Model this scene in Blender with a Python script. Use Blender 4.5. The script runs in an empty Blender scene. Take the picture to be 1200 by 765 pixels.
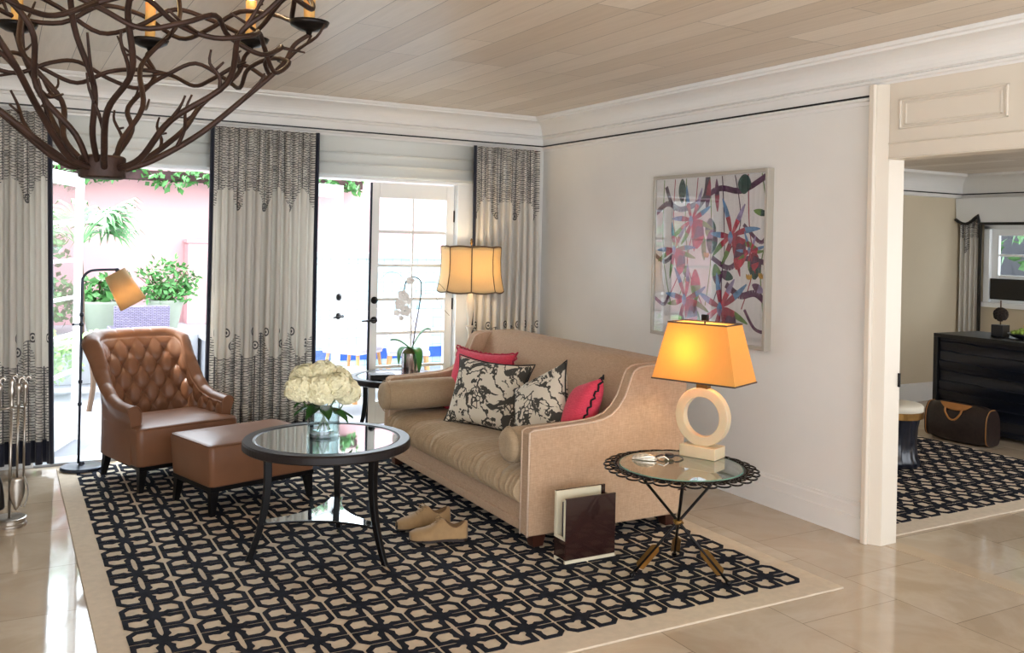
import bpy, math, random
from mathutils import Vector, Matrix
PI=math.pi; R=math.radians
sin,cos=math.sin,math.cos
random.seed(7)
SC=bpy.context.scene
COL=SC.collection
# ---------------------------------------------------------------- materials
def lin(c):
    c=c/255.0
    return c/12.92 if c<=0.04045 else ((c+0.055)/1.055)**2.4
def rgb(t): return (lin(t[0]),lin(t[1]),lin(t[2]),1)
class NT:
    def __init__(s,name):
        s.m=bpy.data.materials.new(name); s.m.use_nodes=True
        s.t=s.m.node_tree; s.n=s.t.nodes; s.l=s.t.links
        s.p=s.n['Principled BSDF']; s.out=s.n['Material Output']
    def node(s,ty,**k):
        n=s.n.new(ty)
        for a,b in k.items(): setattr(n,a,b)
        return n
    def link(s,a,b): s.l.new(a,b)
    def math(s,op,a,b=None,c=None):
        n=s.n.new('ShaderNodeMath'); n.operation=op
        for i,v in enumerate((a,b,c)):
            if v is None: continue
            if isinstance(v,(int,float)): n.inputs[i].default_value=v
            else: s.l.new(v,n.inputs[i])
        return n.outputs[0]
    def mix(s,f,a,b):
        n=s.n.new('ShaderNodeMix'); n.data_type='RGBA'
        for i,v in ((0,f),(6,a),(7,b)):
            if isinstance(v,(int,float)): n.inputs[i].default_value=v
            elif isinstance(v,tuple): n.inputs[i].default_value=v
            else: s.l.new(v,n.inputs[i])
        return n.outputs[2]
    def noise(s,scale,detail=3,vec=None,rough=.5,dist=0):
        n=s.n.new('ShaderNodeTexNoise'); n.inputs['Scale'].default_value=scale
        n.inputs['Detail'].default_value=detail; n.inputs['Roughness'].default_value=rough; n.inputs['Distortion'].default_value=dist
        if vec is not None: s.l.new(vec,n.inputs['Vector'])
        return n.outputs['Fac']
    def coord(s,what='Object',scale=None):
        o=s.n.new('ShaderNodeTexCoord').outputs[what]
        if scale:
            m=s.n.new('ShaderNodeMapping'); m.inputs['Scale'].default_value=scale
            s.l.new(o,m.inputs['Vector']); o=m.outputs[0]
        return o
    def bump(s,h,strength=.3,dist=.01):
        b=s.n.new('ShaderNodeBump'); b.inputs['Strength'].default_value=strength; b.inputs['Distance'].default_value=dist
        s.l.new(h,b.inputs['Height']); s.l.new(b.outputs[0],s.p.inputs['Normal'])
    def ramp(s,f,stops):
        n=s.n.new('ShaderNodeValToRGB'); e=n.color_ramp.elements
        while len(e)<len(stops): e.new(.5)
        for i,(p,c) in enumerate(stops): e[i].position=p; e[i].color=c
        s.l.new(f,n.inputs[0]); return n.outputs[0]
def pm(name,c,rough=.5,metal=0,var=0,vscale=8,bump=0,bscale=60,bd=.004,stretch=None,coat=0,sheen=0,spec=None):
    """plain principled with procedural variation and bump"""
    t=NT(name); p=t.p
    p.inputs['Roughness'].default_value=rough; p.inputs['Metallic'].default_value=metal
    if spec is not None: p.inputs['Specular IOR Level'].default_value=spec
    p.inputs['Coat Weight'].default_value=coat; p.inputs['Coat Roughness'].default_value=.05
    p.inputs['Sheen Weight'].default_value=sheen
    c=rgb(c)
    v=t.coord('Object',stretch)
    if var>0:
        f=t.noise(vscale,4,v)
        a=tuple(x*(1-var) for x in c[:3])+(1,); b=tuple(min(1,x*(1+var)) for x in c[:3])+(1,)
        t.link(t.ramp(f,[(.3,a),(.7,b)]),p.inputs['Base Color'])
    else: p.inputs['Base Color'].default_value=c
    if bump>0: t.bump(t.noise(bscale,3,v),bump,bd)
    return t.m
def weave(name,c1,c2,sx=900,sy=260,rough=.9,bump=.25):
    t=NT(name); p=t.p; p.inputs['Roughness'].default_value=rough; p.inputs['Specular IOR Level'].default_value=.2
    p.inputs['Sheen Weight'].default_value=.1
    a=t.noise(1,2,t.coord('Object',(40,40,sx*.6))); b=t.noise(1,2,t.coord('Object',(sy,sy,30)))
    f=t.math('MULTIPLY_ADD',a,.6,t.math('MULTIPLY',b,.4))
    t.link(t.ramp(f,[(.35,rgb(c1)),(.65,rgb(c2))]),p.inputs['Base Color'])
    t.bump(f,bump,.002); return t.m
def emit(name,c,s):
    t=NT(name); t.p.inputs['Base Color'].default_value=rgb(c)
    t.p.inputs['Emission Color'].default_value=rgb(c); t.p.inputs['Emission Strength'].default_value=s; return t.m
def thin_glass(name,tint=(245,250,250),refl=1.0,rough=0):
    t=NT(name); t.n.remove(t.p)
    tr=t.node('ShaderNodeBsdfTransparent'); tr.inputs[0].default_value=rgb(tint)
    g=t.node('ShaderNodeBsdfGlossy'); g.inputs['Roughness'].default_value=rough
    fr=t.node('ShaderNodeLayerWeight'); fc=t.math('POWER',fr.outputs['Facing'],4.0)
    mx=t.node('ShaderNodeMixShader'); t.link(t.math('MULTIPLY',t.math('MULTIPLY_ADD',fc,.9,.045),refl),mx.inputs[0])
    t.link(tr.outputs[0],mx.inputs[1]); t.link(g.outputs[0],mx.inputs[2]); t.link(mx.outputs[0],t.out.inputs[0]); return t.m
def shade_mat(name,c,trans=.5,warm=(255,205,120)):
    t=NT(name); p=t.p; p.inputs['Roughness'].default_value=.85
    v=t.coord('Object',(60,60,8)); f=t.noise(3,3,v)
    c1=tuple(x*.9 for x in rgb(c)[:3])+(1,)
    cc=t.mix(f,c1,rgb(c)); t.link(cc,p.inputs['Base Color'])
    tl=t.node('ShaderNodeBsdfTranslucent'); t.link(t.mix(.5,cc,rgb(warm)),tl.inputs[0])
    mx=t.node('ShaderNodeMixShader'); mx.inputs[0].default_value=trans
    t.link(p.outputs[0],mx.inputs[1]); t.link(tl.outputs[0],mx.inputs[2]); t.link(mx.outputs[0],t.out.inputs[0]); return t.m
M={}
M['wall']=pm('wall_paint',(232,230,225),.75,var=.02,vscale=3,bump=.05,bscale=200,bd=.001)
M['trim']=pm('white_trim_paint',(232,230,226),.35,var=.01)
M['wallbeige']=pm('beige_wall_paint',(206,192,166),.75,var=.02,vscale=3)
M['cream_trim']=pm('cream_trim_paint',(222,212,196),.4,var=.01)
M['doorwhite']=pm('door_white_paint',(238,240,240),.3,var=.01)
M['black']=pm('black_paint',(14,14,16),.4)
M['navy']=pm('navy_cloth',(20,24,42),.85,bump=.2,bscale=500,bd=.001,sheen=.2)
M['leather']=pm('tan_leather',(122,82,57),.42,var=.10,vscale=5,bump=.12,bscale=160,bd=.002,spec=.45)
M['darkwood']=pm('espresso_wood',(12,10,11),.36,var=.25,vscale=6,stretch=(2,2,20),spec=.22)
M['legwood']=pm('reddish_brown_wood',(62,32,22),.35,var=.2,vscale=8)
M['rim']=pm('dark_bronze_wood',(30,24,24),.38,var=.2,vscale=10,spec=.3)
M['bronze']=pm('rusted_iron',(50,32,25),.5,.55,var=.35,vscale=25,bump=.35,bscale=70,bd=.004)
M['darkmetal']=pm('blackened_metal',(30,27,27),.35,.8,var=.2,vscale=30,bump=.2,bscale=80,bd=.002)
M['lampmetal']=pm('gunmetal',(58,62,72),.3,.85)
M['nickel']=pm('brushed_nickel',(176,168,158),.28,.95,var=.1,vscale=20)
M['brass']=pm('aged_brass',(132,98,52),.35,.85,var=.2,vscale=20)
M['linen']=weave('beige_linen',(168,138,110),(192,162,134))
M['linen2']=weave('cushion_linen',(162,139,110),(182,159,130))
M['pink']=weave('pink_linen',(196,56,78),(222,78,98),sx=700)
M['cream_cloth']=weave('cream_linen',(196,180,154),(214,200,176))
M['shadecloth']=pm('roman_shade_cloth',(226,230,226),.85,var=.03,vscale=1,bump=.2,bscale=40,stretch=(1,1,14))
M['alabaster']=pm('alabaster',(208,188,154),.3,var=.05,vscale=9); M['alabaster'].node_tree.nodes['Principled BSDF'].inputs['Subsurface Weight'].default_value=.25
M['ivory']=pm('ivory_paint',(226,214,196),.4)
M['glass']=thin_glass('clear_glass')
M['pane']=thin_glass('window_pane',(250,252,252),.6)
M['greenglass']=pm('glass_edge',(120,170,150),.1,spec=.8)
t=NT('mirror_top'); t.p.inputs['Base Color'].default_value=(.55,.6,.62,1); t.p.inputs['Metallic'].default_value=1; t.p.inputs['Roughness'].default_value=.03; M['mirror']=t.m
t=NT('water_glass'); t.p.inputs['Transmission Weight'].default_value=1; t.p.inputs['Roughness'].default_value=0; t.p.inputs['IOR'].default_value=1.2; t.p.inputs['Base Color'].default_value=(.97,.99,.99,1); M['wglass']=t.m
M['rugcream']=pm('rug_cream_pile',(206,190,168),.95,var=.06,vscale=30,bump=.5,bscale=420,bd=.003)
M['rugdark']=pm('rug_charcoal_pile',(34,36,44),.95,var=.3,vscale=24,bump=.6,bscale=300,bd=.004,spec=.1)
M['petal']=pm('hydrangea_petal',(238,232,196),.6,var=.08,vscale=20)
M['leaf']=pm('deep_green_leaf',(44,84,34),.45,var=.3,vscale=14)
M['leaf2']=pm('garden_leaf',(70,128,62),.5,var=.35,vscale=5)
M['palm']=pm('palm_leaf',(86,136,84),.5,var=.3,vscale=6)
M['bamboo']=pm('lime_leaf',(150,190,110),.5,var=.2,vscale=6)
M['orchleaf']=pm('orchid_leaf',(60,132,58),.35,var=.15,vscale=8)
M['stem']=pm('green_stem',(74,104,50),.5)
M['twig']=pm('brown_twig',(86,66,50),.8)
M['moss']=pm('moss',(104,96,58),.95,var=.4,vscale=40,bump=1,bscale=120,bd=.01)
M['orchid']=pm('orchid_petal',(246,244,240),.55)
M['suede']=pm('tan_suede',(158,126,86),.8,var=.12,vscale=20,bump=.2,bscale=300,bd=.001,sheen=.2)
M['sole']=pm('dark_shoe_sole',(44,30,24),.5)
M['lining']=pm('red_brown_lining',(120,62,40),.6)
M['plum']=pm('dark_plum_wood',(42,20,18),.25,var=.2,vscale=3,stretch=(2,2,10),coat=.4)
M['creampaint']=pm('cream_lacquer',(216,206,180),.4)
M['paper']=pm('paper',(225,222,215),.7)
M['candle']=pm('candle_sleeve',(214,168,96),.5,bump=.3,bscale=60,bd=.004); M['candle'].node_tree.nodes['Principled BSDF'].inputs['Subsurface Weight'].default_value=.3
M['bulb']=emit('warm_bulb',(255,214,140),14)
M['pinkwall']=pm('pink_stucco',(212,168,171),.85,var=.03,vscale=1.5,bump=.2,bscale=80)
M['whitestucco']=pm('white_stucco',(178,181,186),.85,var=.03,vscale=2)
M['patio']=pm('grey_patio_stone',(134,136,142),.7,var=.06,vscale=2,bump=.1,bscale=40)
M['potgrey']=pm('sage_pot',(150,160,146),.5,var=.06,vscale=5)
M['wicker']=None
t=NT('lilac_grey_wicker'); b=t.node('ShaderNodeTexBrick'); b.inputs['Scale'].default_value=1; b.inputs['Brick Width'].default_value=.035; b.inputs['Row Height'].default_value=.012; b.inputs['Mortar Size'].default_value=.002
b.inputs['Color1'].default_value=rgb((128,120,150)); b.inputs['Color2'].default_value=rgb((150,142,170)); b.inputs['Mortar'].default_value=rgb((70,66,84))
cx=t.node('ShaderNodeCombineXYZ'); sp=t.node('ShaderNodeSeparateXYZ'); t.link(t.coord(),sp.inputs[0]); t.link(t.math('ADD',sp.outputs[0],sp.outputs[1]),cx.inputs[0]); t.link(sp.outputs[2],cx.inputs[1]); t.link(cx.outputs[0],b.inputs['Vector'])
t.link(b.outputs['Color'],t.p.inputs['Base Color']); t.p.inputs['Roughness'].default_value=.6; t.bump(b.outputs['Fac'],.5,.004); M['wicker']=t.m
M['teak']=pm('teak_wood',(196,146,96),.5,var=.15,vscale=10)
M['vinebrown']=pm('dark_vine_stems',(64,44,44),.9,var=.4,vscale=12)
M['bag']=pm('dark_brown_canvas',(40,28,24),.4,var=.3,vscale=40,bump=.1,bscale=90)
M['tanstrap']=pm('honey_leather',(176,118,62),.5,var=.08,vscale=10)
M['dresser']=pm('blue_black_lacquer',(16,20,32),.3,var=.3,vscale=3,stretch=(1,1,6),coat=.3)
M['banana']=pm('yellow_fruit',(214,178,84),.5); M['grape']=pm('green_grape',(128,152,58),.3)
M['silver']=pm('silver_shell',(206,196,180),.25,.6,var=.3,vscale=60)
M['watch']=pm('black_rubber',(22,20,22),.4,.2)
M['seatfab']=pm('stool_cream',(214,206,188),.8)
M['chairweave']=pm('pale_lilac_mesh',(206,200,214),.7,bump=.4,bscale=140)
# floor tiles (rows along Y, staggered)
t=NT('cream_marble_tiles')
sp=t.node('ShaderNodeSeparateXYZ'); t.link(t.node('ShaderNodeNewGeometry').outputs['Position'],sp.inputs[0])
cx=t.node('ShaderNodeCombineXYZ'); t.link(t.math('ADD',sp.outputs[1],-2.335+.556*20),cx.inputs[0]); t.link(t.math('ADD',sp.outputs[0],-2.82+.563*20),cx.inputs[1])
b=t.node('ShaderNodeTexBrick'); b.inputs['Scale'].default_value=1; b.inputs['Brick Width'].default_value=.556; b.inputs['Row Height'].default_value=.563; b.inputs['Mortar Size'].default_value=.0022; b.inputs['Mortar Smooth'].default_value=.1
b.offset=.5; b.inputs['Color1'].default_value=rgb((200,184,162)); b.inputs['Color2'].default_value=rgb((186,168,145)); b.inputs['Mortar'].default_value=rgb((150,134,114)); b.inputs['Bias'].default_value=0
t.link(cx.outputs[0],b.inputs['Vector'])
v=t.node('ShaderNodeNewGeometry').outputs['Position']
n1=t.noise(1.6,6,v,.6,1.2); n2=t.noise(9,5,v,.6,.6)
vein=t.ramp(n1,[(.35,(.80,.76,.70,1)),(.5,(1,1,1,1)),(.62,(.86,.82,.78,1))])
mm=t.node('ShaderNodeMix',data_type='RGBA',blend_type='MULTIPLY'); mm.inputs[0].default_value=.7; t.link(b.outputs['Color'],mm.inputs[6]); t.link(vein,mm.inputs[7])
t.link(mm.outputs[2],t.p.inputs['Base Color']); t.p.inputs['Roughness'].default_value=.07; t.link(t.math('MULTIPLY_ADD',n2,.08,.03),t.p.inputs['Roughness'])
t.p.inputs['Specular IOR Level'].default_value=.7
t.bump(b.outputs['Fac'],-.2,.001); M['floor']=t.m
# ceiling planks
t=NT('limed_oak_planks')
sp=t.node('ShaderNodeSeparateXYZ'); t.link(t.node('ShaderNodeNewGeometry').outputs['Position'],sp.inputs[0])
cx=t.node('ShaderNodeCombineXYZ'); t.link(t.math('ADD',sp.outputs[1],20),cx.inputs[0]); t.link(t.math('ADD',sp.outputs[0],20.-.02),cx.inputs[1])
b=t.node('ShaderNodeTexBrick'); b.inputs['Scale'].default_value=1; b.inputs['Brick Width'].default_value=1.45; b.inputs['Row Height'].default_value=.183; b.inputs['Mortar Size'].default_value=.0016
b.offset=.37; b.offset_frequency=3; b.inputs['Color1'].default_value=rgb((222,210,194)); b.inputs['Color2'].default_value=rgb((202,186,166)); b.inputs['Mortar'].default_value=rgb((120,104,90)); t.link(cx.outputs[0],b.inputs['Vector'])
mp=t.node('ShaderNodeMapping'); mp.inputs['Scale'].default_value=(40,2.2,1); t.link(t.node('ShaderNodeNewGeometry').outputs['Position'],mp.inputs['Vector'])
gr=t.ramp(t.noise(1,5,mp.outputs[0],.6,.6),[(.3,(.86,.84,.82,1)),(.7,(1.0,1.0,1.0,1))])
mm=t.node('ShaderNodeMix',data_type='RGBA',blend_type='MULTIPLY'); mm.inputs[0].default_value=.8; t.link(b.outputs['Color'],mm.inputs[6]); t.link(gr,mm.inputs[7])
t.link(mm.outputs[2],t.p.inputs['Base Color']); t.p.inputs['Roughness'].default_value=.42; M['planks']=t.m
# blue pool tiles
t=NT('pale_blue_tiles')
sp=t.node('ShaderNodeSeparateXYZ'); t.link(t.node('ShaderNodeNewGeometry').outputs['Position'],sp.inputs[0])
cx=t.node('ShaderNodeCombineXYZ'); t.link(t.math('ADD',sp.outputs[0],20),cx.inputs[0]); t.link(t.math('ADD',sp.outputs[2],20),cx.inputs[1])
b=t.node('ShaderNodeTexBrick'); b.inputs['Scale'].default_value=1; b.inputs['Brick Width'].default_value=.105; b.inputs['Row Height'].default_value=.105; b.inputs['Mortar Size'].default_value=.004; b.offset=0
b.inputs['Color1'].default_value=rgb((186,214,222)); b.inputs['Color2'].default_value=rgb((146,188,206)); b.inputs['Mortar'].default_value=rgb((130,160,176)); b.inputs['Bias'].default_value=-.45; t.link(cx.outputs[0],b.inputs['Vector'])
t.link(b.outputs['Color'],t.p.inputs['Base Color']); t.p.inputs['Roughness'].default_value=.3; M['pooltile']=t.m
M['bluetile']=pm('cobalt_tile',(30,80,170),.25,var=.2,vscale=10)
# embroidered curtain
def curtain_mat():
    t=NT('embroidered_curtain_cloth'); p=t.p; p.inputs['Roughness'].default_value=.8; p.inputs['Specular IOR Level'].default_value=.2
    sp=t.node('ShaderNodeSeparateXYZ'); t.link(t.coord('UV'),sp.inputs[0]); u,v=sp.outputs[0],sp.outputs[1]
    uv=t.coord('UV'); n=t.noise(14,2,uv); n2=t.math('MULTIPLY',t.math('SUBTRACT',n,.5),.5)
    def A(x,per): return t.math('ABSOLUTE',t.math('SINE',t.math('MULTIPLY',x,PI/per)))
    s1=A(u,.085)
    ph=t.math('ADD',t.math('MULTIPLY',v,2*PI*58),t.math('ADD',t.math('MULTIPLY',s1,5.2),t.math('MULTIPLY',n2,5)))
    line=t.math('GREATER_THAN',t.math('SINE',ph),t.math('MULTIPLY_ADD',t.noise(11,3,uv,.6,1.0),4.5,-2.45))
    seam=t.math('LESS_THAN',s1,.10)
    dark=t.math('MAXIMUM',line,seam)
    sub=t.math('GREATER_THAN',t.math('SINE',t.math('MULTIPLY',v,2*PI*90)),-.5); dark=t.math('MULTIPLY',dark,t.math('MAXIMUM',sub,seam))
    # region masks
    sc=A(u,.34); sc2=A(t.math('ADD',u,.085),.17)
    topb=t.math('SUBTRACT',t.math('SUBTRACT',1.93,t.math('MULTIPLY',sc,.17)),t.math('MULTIPLY',sc2,.08))
    top=t.math('GREATER_THAN',v,topb)
    botb=t.math('ADD',t.math('ADD',.58,t.math('MULTIPLY',t.math('POWER',sc,2),.17)),t.math('MULTIPLY',sc2,.07))
    bot=t.math('LESS_THAN',v,botb)
    reg=t.math('MAXIMUM',top,bot)
    # drop tassels: small dotted rosettes
    def ros(v0,per,sh,r):
        du=t.math('SUBTRACT',t.math('MODULO',t.math('ADD',u,sh+40*per),per),per/2)
        dv=t.math('SUBTRACT',v,v0)
        d=t.math('SQRT',t.math('ADD',t.math('MULTIPLY',du,du),t.math('MULTIPLY',t.math('MULTIPLY',dv,dv),.35)))
        inside=t.math('LESS_THAN',d,r)
        return t.math('MULTIPLY',inside,t.math('GREATER_THAN',t.math('SINE',t.math('ADD',t.math('MULTIPLY',d,520),t.math('MULTIPLY',n2,6))),-.1))
    r1=ros(1.70,.34,0,.022); r2=ros(.83,.17,.03,.020); r3=ros(.74,.34,.085,.020)
    d=t.math('MAXIMUM',t.math('MULTIPLY',reg,dark),t.math('MAXIMUM',r1,t.math('MAXIMUM',r2,r3)))
    cloth=t.mix(t.noise(200,2,uv),rgb((226,222,214)),rgb((236,232,224)))
    t.link(t.mix(t.math('MULTIPLY',d,.88),cloth,rgb((44,44,54))),p.inputs['Base Color'])
    t.bump(t.noise(600,2,uv),.1,.001)
    tl=t.node('ShaderNodeBsdfTranslucent'); t.link(t.mix(t.math('MULTIPLY',d,.88),cloth,rgb((44,44,54))),tl.inputs[0])
    mx=t.node('ShaderNodeMixShader'); mx.inputs[0].default_value=.30
    t.link(p.outputs[0],mx.inputs[1]); t.link(tl.outputs[0],mx.inputs[2]); t.link(mx.outputs[0],t.out.inputs[0])
    return t.m
M['curtain']=curtain_mat()
def toile_mat():
    t=NT('black_and_cream_toile'); p=t.p; p.inputs['Roughness'].default_value=.85; p.inputs['Specular IOR Level'].default_value=.2
    v=t.coord('Object'); 
    n=t.noise(1.0,5,t.coord('Object',(5.5,5.5,8)),.62,1.4); blob=t.math('GREATER_THAN',n,.53)
    w=t.node('ShaderNodeTexWave'); w.inputs['Scale'].default_value=5; w.inputs['Distortion'].default_value=9; w.inputs['Detail'].default_value=3; w.inputs['Detail Scale'].default_value=2.2; t.link(v,w.inputs['Vector'])
    br=t.math('LESS_THAN',w.outputs['Fac'],.07)
    vo=t.node('ShaderNodeTexVoronoi'); vo.feature='DISTANCE_TO_EDGE'; vo.inputs['Scale'].default_value=30; t.link(v,vo.inputs['Vector'])
    m2=t.math('GREATER_THAN',t.noise(4,2,v),.52)
    lf=t.math('MULTIPLY',t.math('LESS_THAN',vo.outputs['Distance'],.09),m2)
    d=t.math('MAXIMUM',blob,t.math('MAXIMUM',br,lf))
    t.link(t.mix(t.math('MULTIPLY',d,.93),rgb((214,204,186)),rgb((38,37,36))),p.inputs['Base Color'])
    t.bump(t.noise(500,2,v),.15,.001); return t.m
M['toile']=toile_mat()
# ---------------------------------------------------------------- mesh builder
class MB:
    def __init__(s): s.v=[];s.f=[];s.uv={};s.mi=[]
    def add(s,vs,fs,mi=0):
        b=len(s.v); s.v+= [tuple(x) for x in vs]; s.f+=[tuple(b+i for i in f) for f in fs]; s.mi+=[mi]*len(fs); return s
    def box(s,x0,x1,y0,y1,z0,z1,mi=0):
        return s.add([(x0,y0,z0),(x1,y0,z0),(x1,y1,z0),(x0,y1,z0),(x0,y0,z1),(x1,y0,z1),(x1,y1,z1),(x0,y1,z1)],
          [(0,3,2,1),(4,5,6,7),(0,1,5,4),(1,2,6,5),(2,3,7,6),(3,0,4,7)],mi)
    def hull8(s,bot,top,mi=0):
        return s.add(list(bot)+list(top),[(0,3,2,1),(4,5,6,7),(0,1,5,4),(1,2,6,5),(2,3,7,6),(3,0,4,7)],mi)
    def prism(s,poly,a0,a1,axis='z',mi=0):
        def P(p,a): return {'z':(p[0],p[1],a),'y':(p[0],a,p[1]),'x':(a,p[0],p[1])}[axis]
        n=len(poly); vs=[P(p,a0) for p in poly]+[P(p,a1) for p in poly]
        return s.add(vs,[tuple(range(n-1,-1,-1)),tuple(range(n,2*n))]+[(i,(i+1)%n,n+(i+1)%n,n+i) for i in range(n)],mi)
    def lathe(s,prof,n=32,c=(0,0,0),mi=0,cap=True,mat=None):
        vs=[];fs=[]
        for r,z in prof:
            for k in range(n):
                a=2*PI*k/n; p=Vector((r*cos(a),r*sin(a),z))
                if mat: p=mat@p
                vs.append((c[0]+p.x,c[1]+p.y,c[2]+p.z))
        for i in range(len(prof)-1):
            for k in range(n):
                k2=(k+1)%n; fs.append((i*n+k,i*n+k2,(i+1)*n+k2,(i+1)*n+k))
        if cap: fs.append(tuple(range(n-1,-1,-1))); fs.append(tuple((len(prof)-1)*n+k for k in range(n)))
        return s.add(vs,fs,mi)
    def tube(s,pts,rad,n=8,mi=0,closed=False):
        pts=[Vector(p) for p in pts]; m=len(pts)
        if isinstance(rad,(int,float)): rad=[rad]*m
        vs=[];fs=[];up=None
        for i,p in enumerate(pts):
            a=pts[(i-1)%m] if (closed or i>0) else p; b=pts[(i+1)%m] if (closed or i<m-1) else p
            d=(b-a).normalized()
            if up is None:
                up=Vector((0,0,1)) if abs(d.z)<.9 else Vector((1,0,0))
            x=d.cross(up)
            if x.length<1e-5: x=d.cross(Vector((.3,.7,.2)))
            x.normalize(); y=x.cross(d).normalized(); up=y
            for k in range(n):
                a=2*PI*k/n; q=p+(x*cos(a)+y*sin(a))*rad[i]; vs.append(q)
        for i in range(m-1 if not closed else m):
            j=(i+1)%m
            for k in range(n):
                k2=(k+1)%n; fs.append((i*n+k,i*n+k2,j*n+k2,j*n+k))
        if not closed: fs.append(tuple(range(n-1,-1,-1))); fs.append(tuple((m-1)*n+k for k in range(n)))
        return s.add(vs,fs,mi)
    def sphere(s,c,r,nu=16,nv=10,mi=0,mat=None):
        r=(r,r,r) if isinstance(r,(int,float)) else r
        vs=[];fs=[]
        for i in range(nv+1):
            t=PI*i/nv
            for k in range(nu):
                a=2*PI*k/nu; p=Vector((r[0]*sin(t)*cos(a),r[1]*sin(t)*sin(a),r[2]*cos(t)))
                if mat: p=mat@p
                vs.append((c[0]+p.x,c[1]+p.y,c[2]+p.z))
        for i in range(nv):
            for k in range(nu):
                k2=(k+1)%nu; fs.append((i*nu+k,(i+1)*nu+k,(i+1)*nu+k2,i*nu+k2))
        return s.add(vs,fs,mi)
    def grid(s,fn,nu,nv,mi=0,closeu=False,uvfn=None):
        b=len(s.v); fs=[]
        vs=[fn(i/(nu if closeu else nu-1),j/(nv-1)) for j in range(nv) for i in range(nu)]
        for j in range(nv-1):
            for i in range(nu if closeu else nu-1):
                i2=(i+1)%nu; fs.append((j*nu+i,j*nu+i2,(j+1)*nu+i2,(j+1)*nu+i))
        if uvfn:
            for j in range(nv):
                for i in range(nu): s.uv[b+j*nu+i]=uvfn(i/(nu-1),j/(nv-1))
        return s.add(vs,fs,mi)
    def build(s,name,mat,parent=None,smooth=False,bevel=0,seg=2,subd=0,solid=0,world=True,weld=False):
        me=bpy.data.meshes.new(name)
        vs=s.v
        if parent is not None and world:
            inv=ROOTM[parent.name].inverted(); vs=[tuple(inv@Vector(p)) for p in vs]
        me.from_pydata(vs,[],s.f)
        for m in (mat if isinstance(mat,(list,tuple)) else [mat]): me.materials.append(m)
        if any(s.mi): me.polygons.foreach_set('material_index',s.mi)
        if s.uv:
            ul=me.uv_layers.new(name='UVMap')
            for lp in me.loops:
                if lp.vertex_index in s.uv: ul.data[lp.index].uv=s.uv[lp.vertex_index]
        if smooth:
            me.polygons.foreach_set('use_smooth',[True]*len(me.polygons))
        me.validate(); me.update()
        o=bpy.data.objects.new(name,me); COL.objects.link(o)
        if weld:
            w=o.modifiers.new('weld','WELD'); w.merge_threshold=.0005
        if bevel:
            b=o.modifiers.new('bevel','BEVEL'); b.width=bevel; b.segments=seg; b.limit_method='ANGLE'; b.angle_limit=R(35)
            if not smooth:
                me.polygons.foreach_set('use_smooth',[True]*len(me.polygons)); wn=o.modifiers.new('wn','WEIGHTED_NORMAL'); wn.keep_sharp=True
        if solid:
            q=o.modifiers.new('solid','SOLIDIFY'); q.thickness=solid; q.offset=0
        if subd:
            q=o.modifiers.new('sub','SUBSURF'); q.levels=subd; q.render_levels=subd
        if parent is not None:
            o.parent=parent; ROOTM[o.name]=ROOTM[parent.name].copy() if world else ROOTM[parent.name].copy()
        else: ROOTM[o.name]=Matrix.Identity(4)
        return o
ROOTM={}
def thing(name,label,cat,loc=(0,0,0),rz=0,group=None):
    o=bpy.data.objects.new(name,None); COL.objects.link(o); o.empty_display_size=.1
    o.location=loc; o.rotation_euler=(0,0,rz); o['label']=label; o['category']=cat
    if group: o['group']=group
    ROOTM[o.name]=Matrix.Translation(Vector(loc))@Matrix.Rotation(rz,4,'Z')
    return o
def tag(o,label,cat,group=None,kind=None):
    o['label']=label; o['category']=cat
    if group: o['group']=group
    if kind: o['kind']=kind
    return o
def struct(o,label=None):
    o['kind']='structure'
    if label: o['label']=label
    return o
def free(o,loc,rot=(0,0,0)):
    o.location=loc; o.rotation_euler=rot; return o
def lerp(a,b,t): return a+(b-a)*t
def interp(tbl,x):
    if x<=tbl[0][0]: return tbl[0][1]
    for (a,b),(c,d) in zip(tbl,tbl[1:]):
        if x<=c: return lerp(b,d,(x-a)/(c-a) if c>a else 0)
    return tbl[-1][1]
def smooth_path(P,k=6):
    P=[Vector(p) for p in P]; out=[]
    Q=[P[0]]+P+[P[-1]]
    for i in range(1,len(Q)-2):
        a,b,c,d=Q[i-1],Q[i],Q[i+1],Q[i+2]
        for j in range(k):
            t=j/k; out.append(.5*((2*b)+(c-a)*t+(2*a-5*b+4*c-d)*t*t+(-a+3*b-3*c+d)*t**3))
    out.append(P[-1]); return out
def rbox(mb,x0,x1,y0,y1,z0,z1): return mb.box(x0,x1,y0,y1,z0,z1)
#==SECTIONS==
# ================================================================ THE ROOM
XR=3.9165; YB=6.53; CZ=2.505
struct(MB().box(-3.2,9.2,-3,6.62,-.12,0).build('floor',M['floor']))
struct(MB().box(-3.2,4.02,-3,6.75,CZ,2.62).build('ceiling',M['planks']))
struct(MB().box(4.021,9.0,1.2,6.2,2.27,2.5).build('ceiling_bedroom',M['planks']))
struct(MB().box(-1.25,-1.1,1.2,YB,0,2.504).build('wall_left',M['wall']))  # unseen fireplace wall, put in to cut light from the left
struct(MB().box(XR,4.02,3.215,6.7,0,2.504).build('wall_right',M['wall']))
struct(MB().box(XR-.02,4.02,-3,1.75,0,2.504).build('wall_right.001',M['wall']))
# back wall, left of / between / above the two openings
struct(MB().box(-3.2,.2,YB,YB+.17,0,1.95).box(1.30,1.76,YB,YB+.17,0,1.95).box(3.30,XR-.001,YB,YB+.17,0,1.95).box(-3.2,XR-.001,YB,YB+.17,1.95,2.504).build('wall_back',M['wall']))
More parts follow.
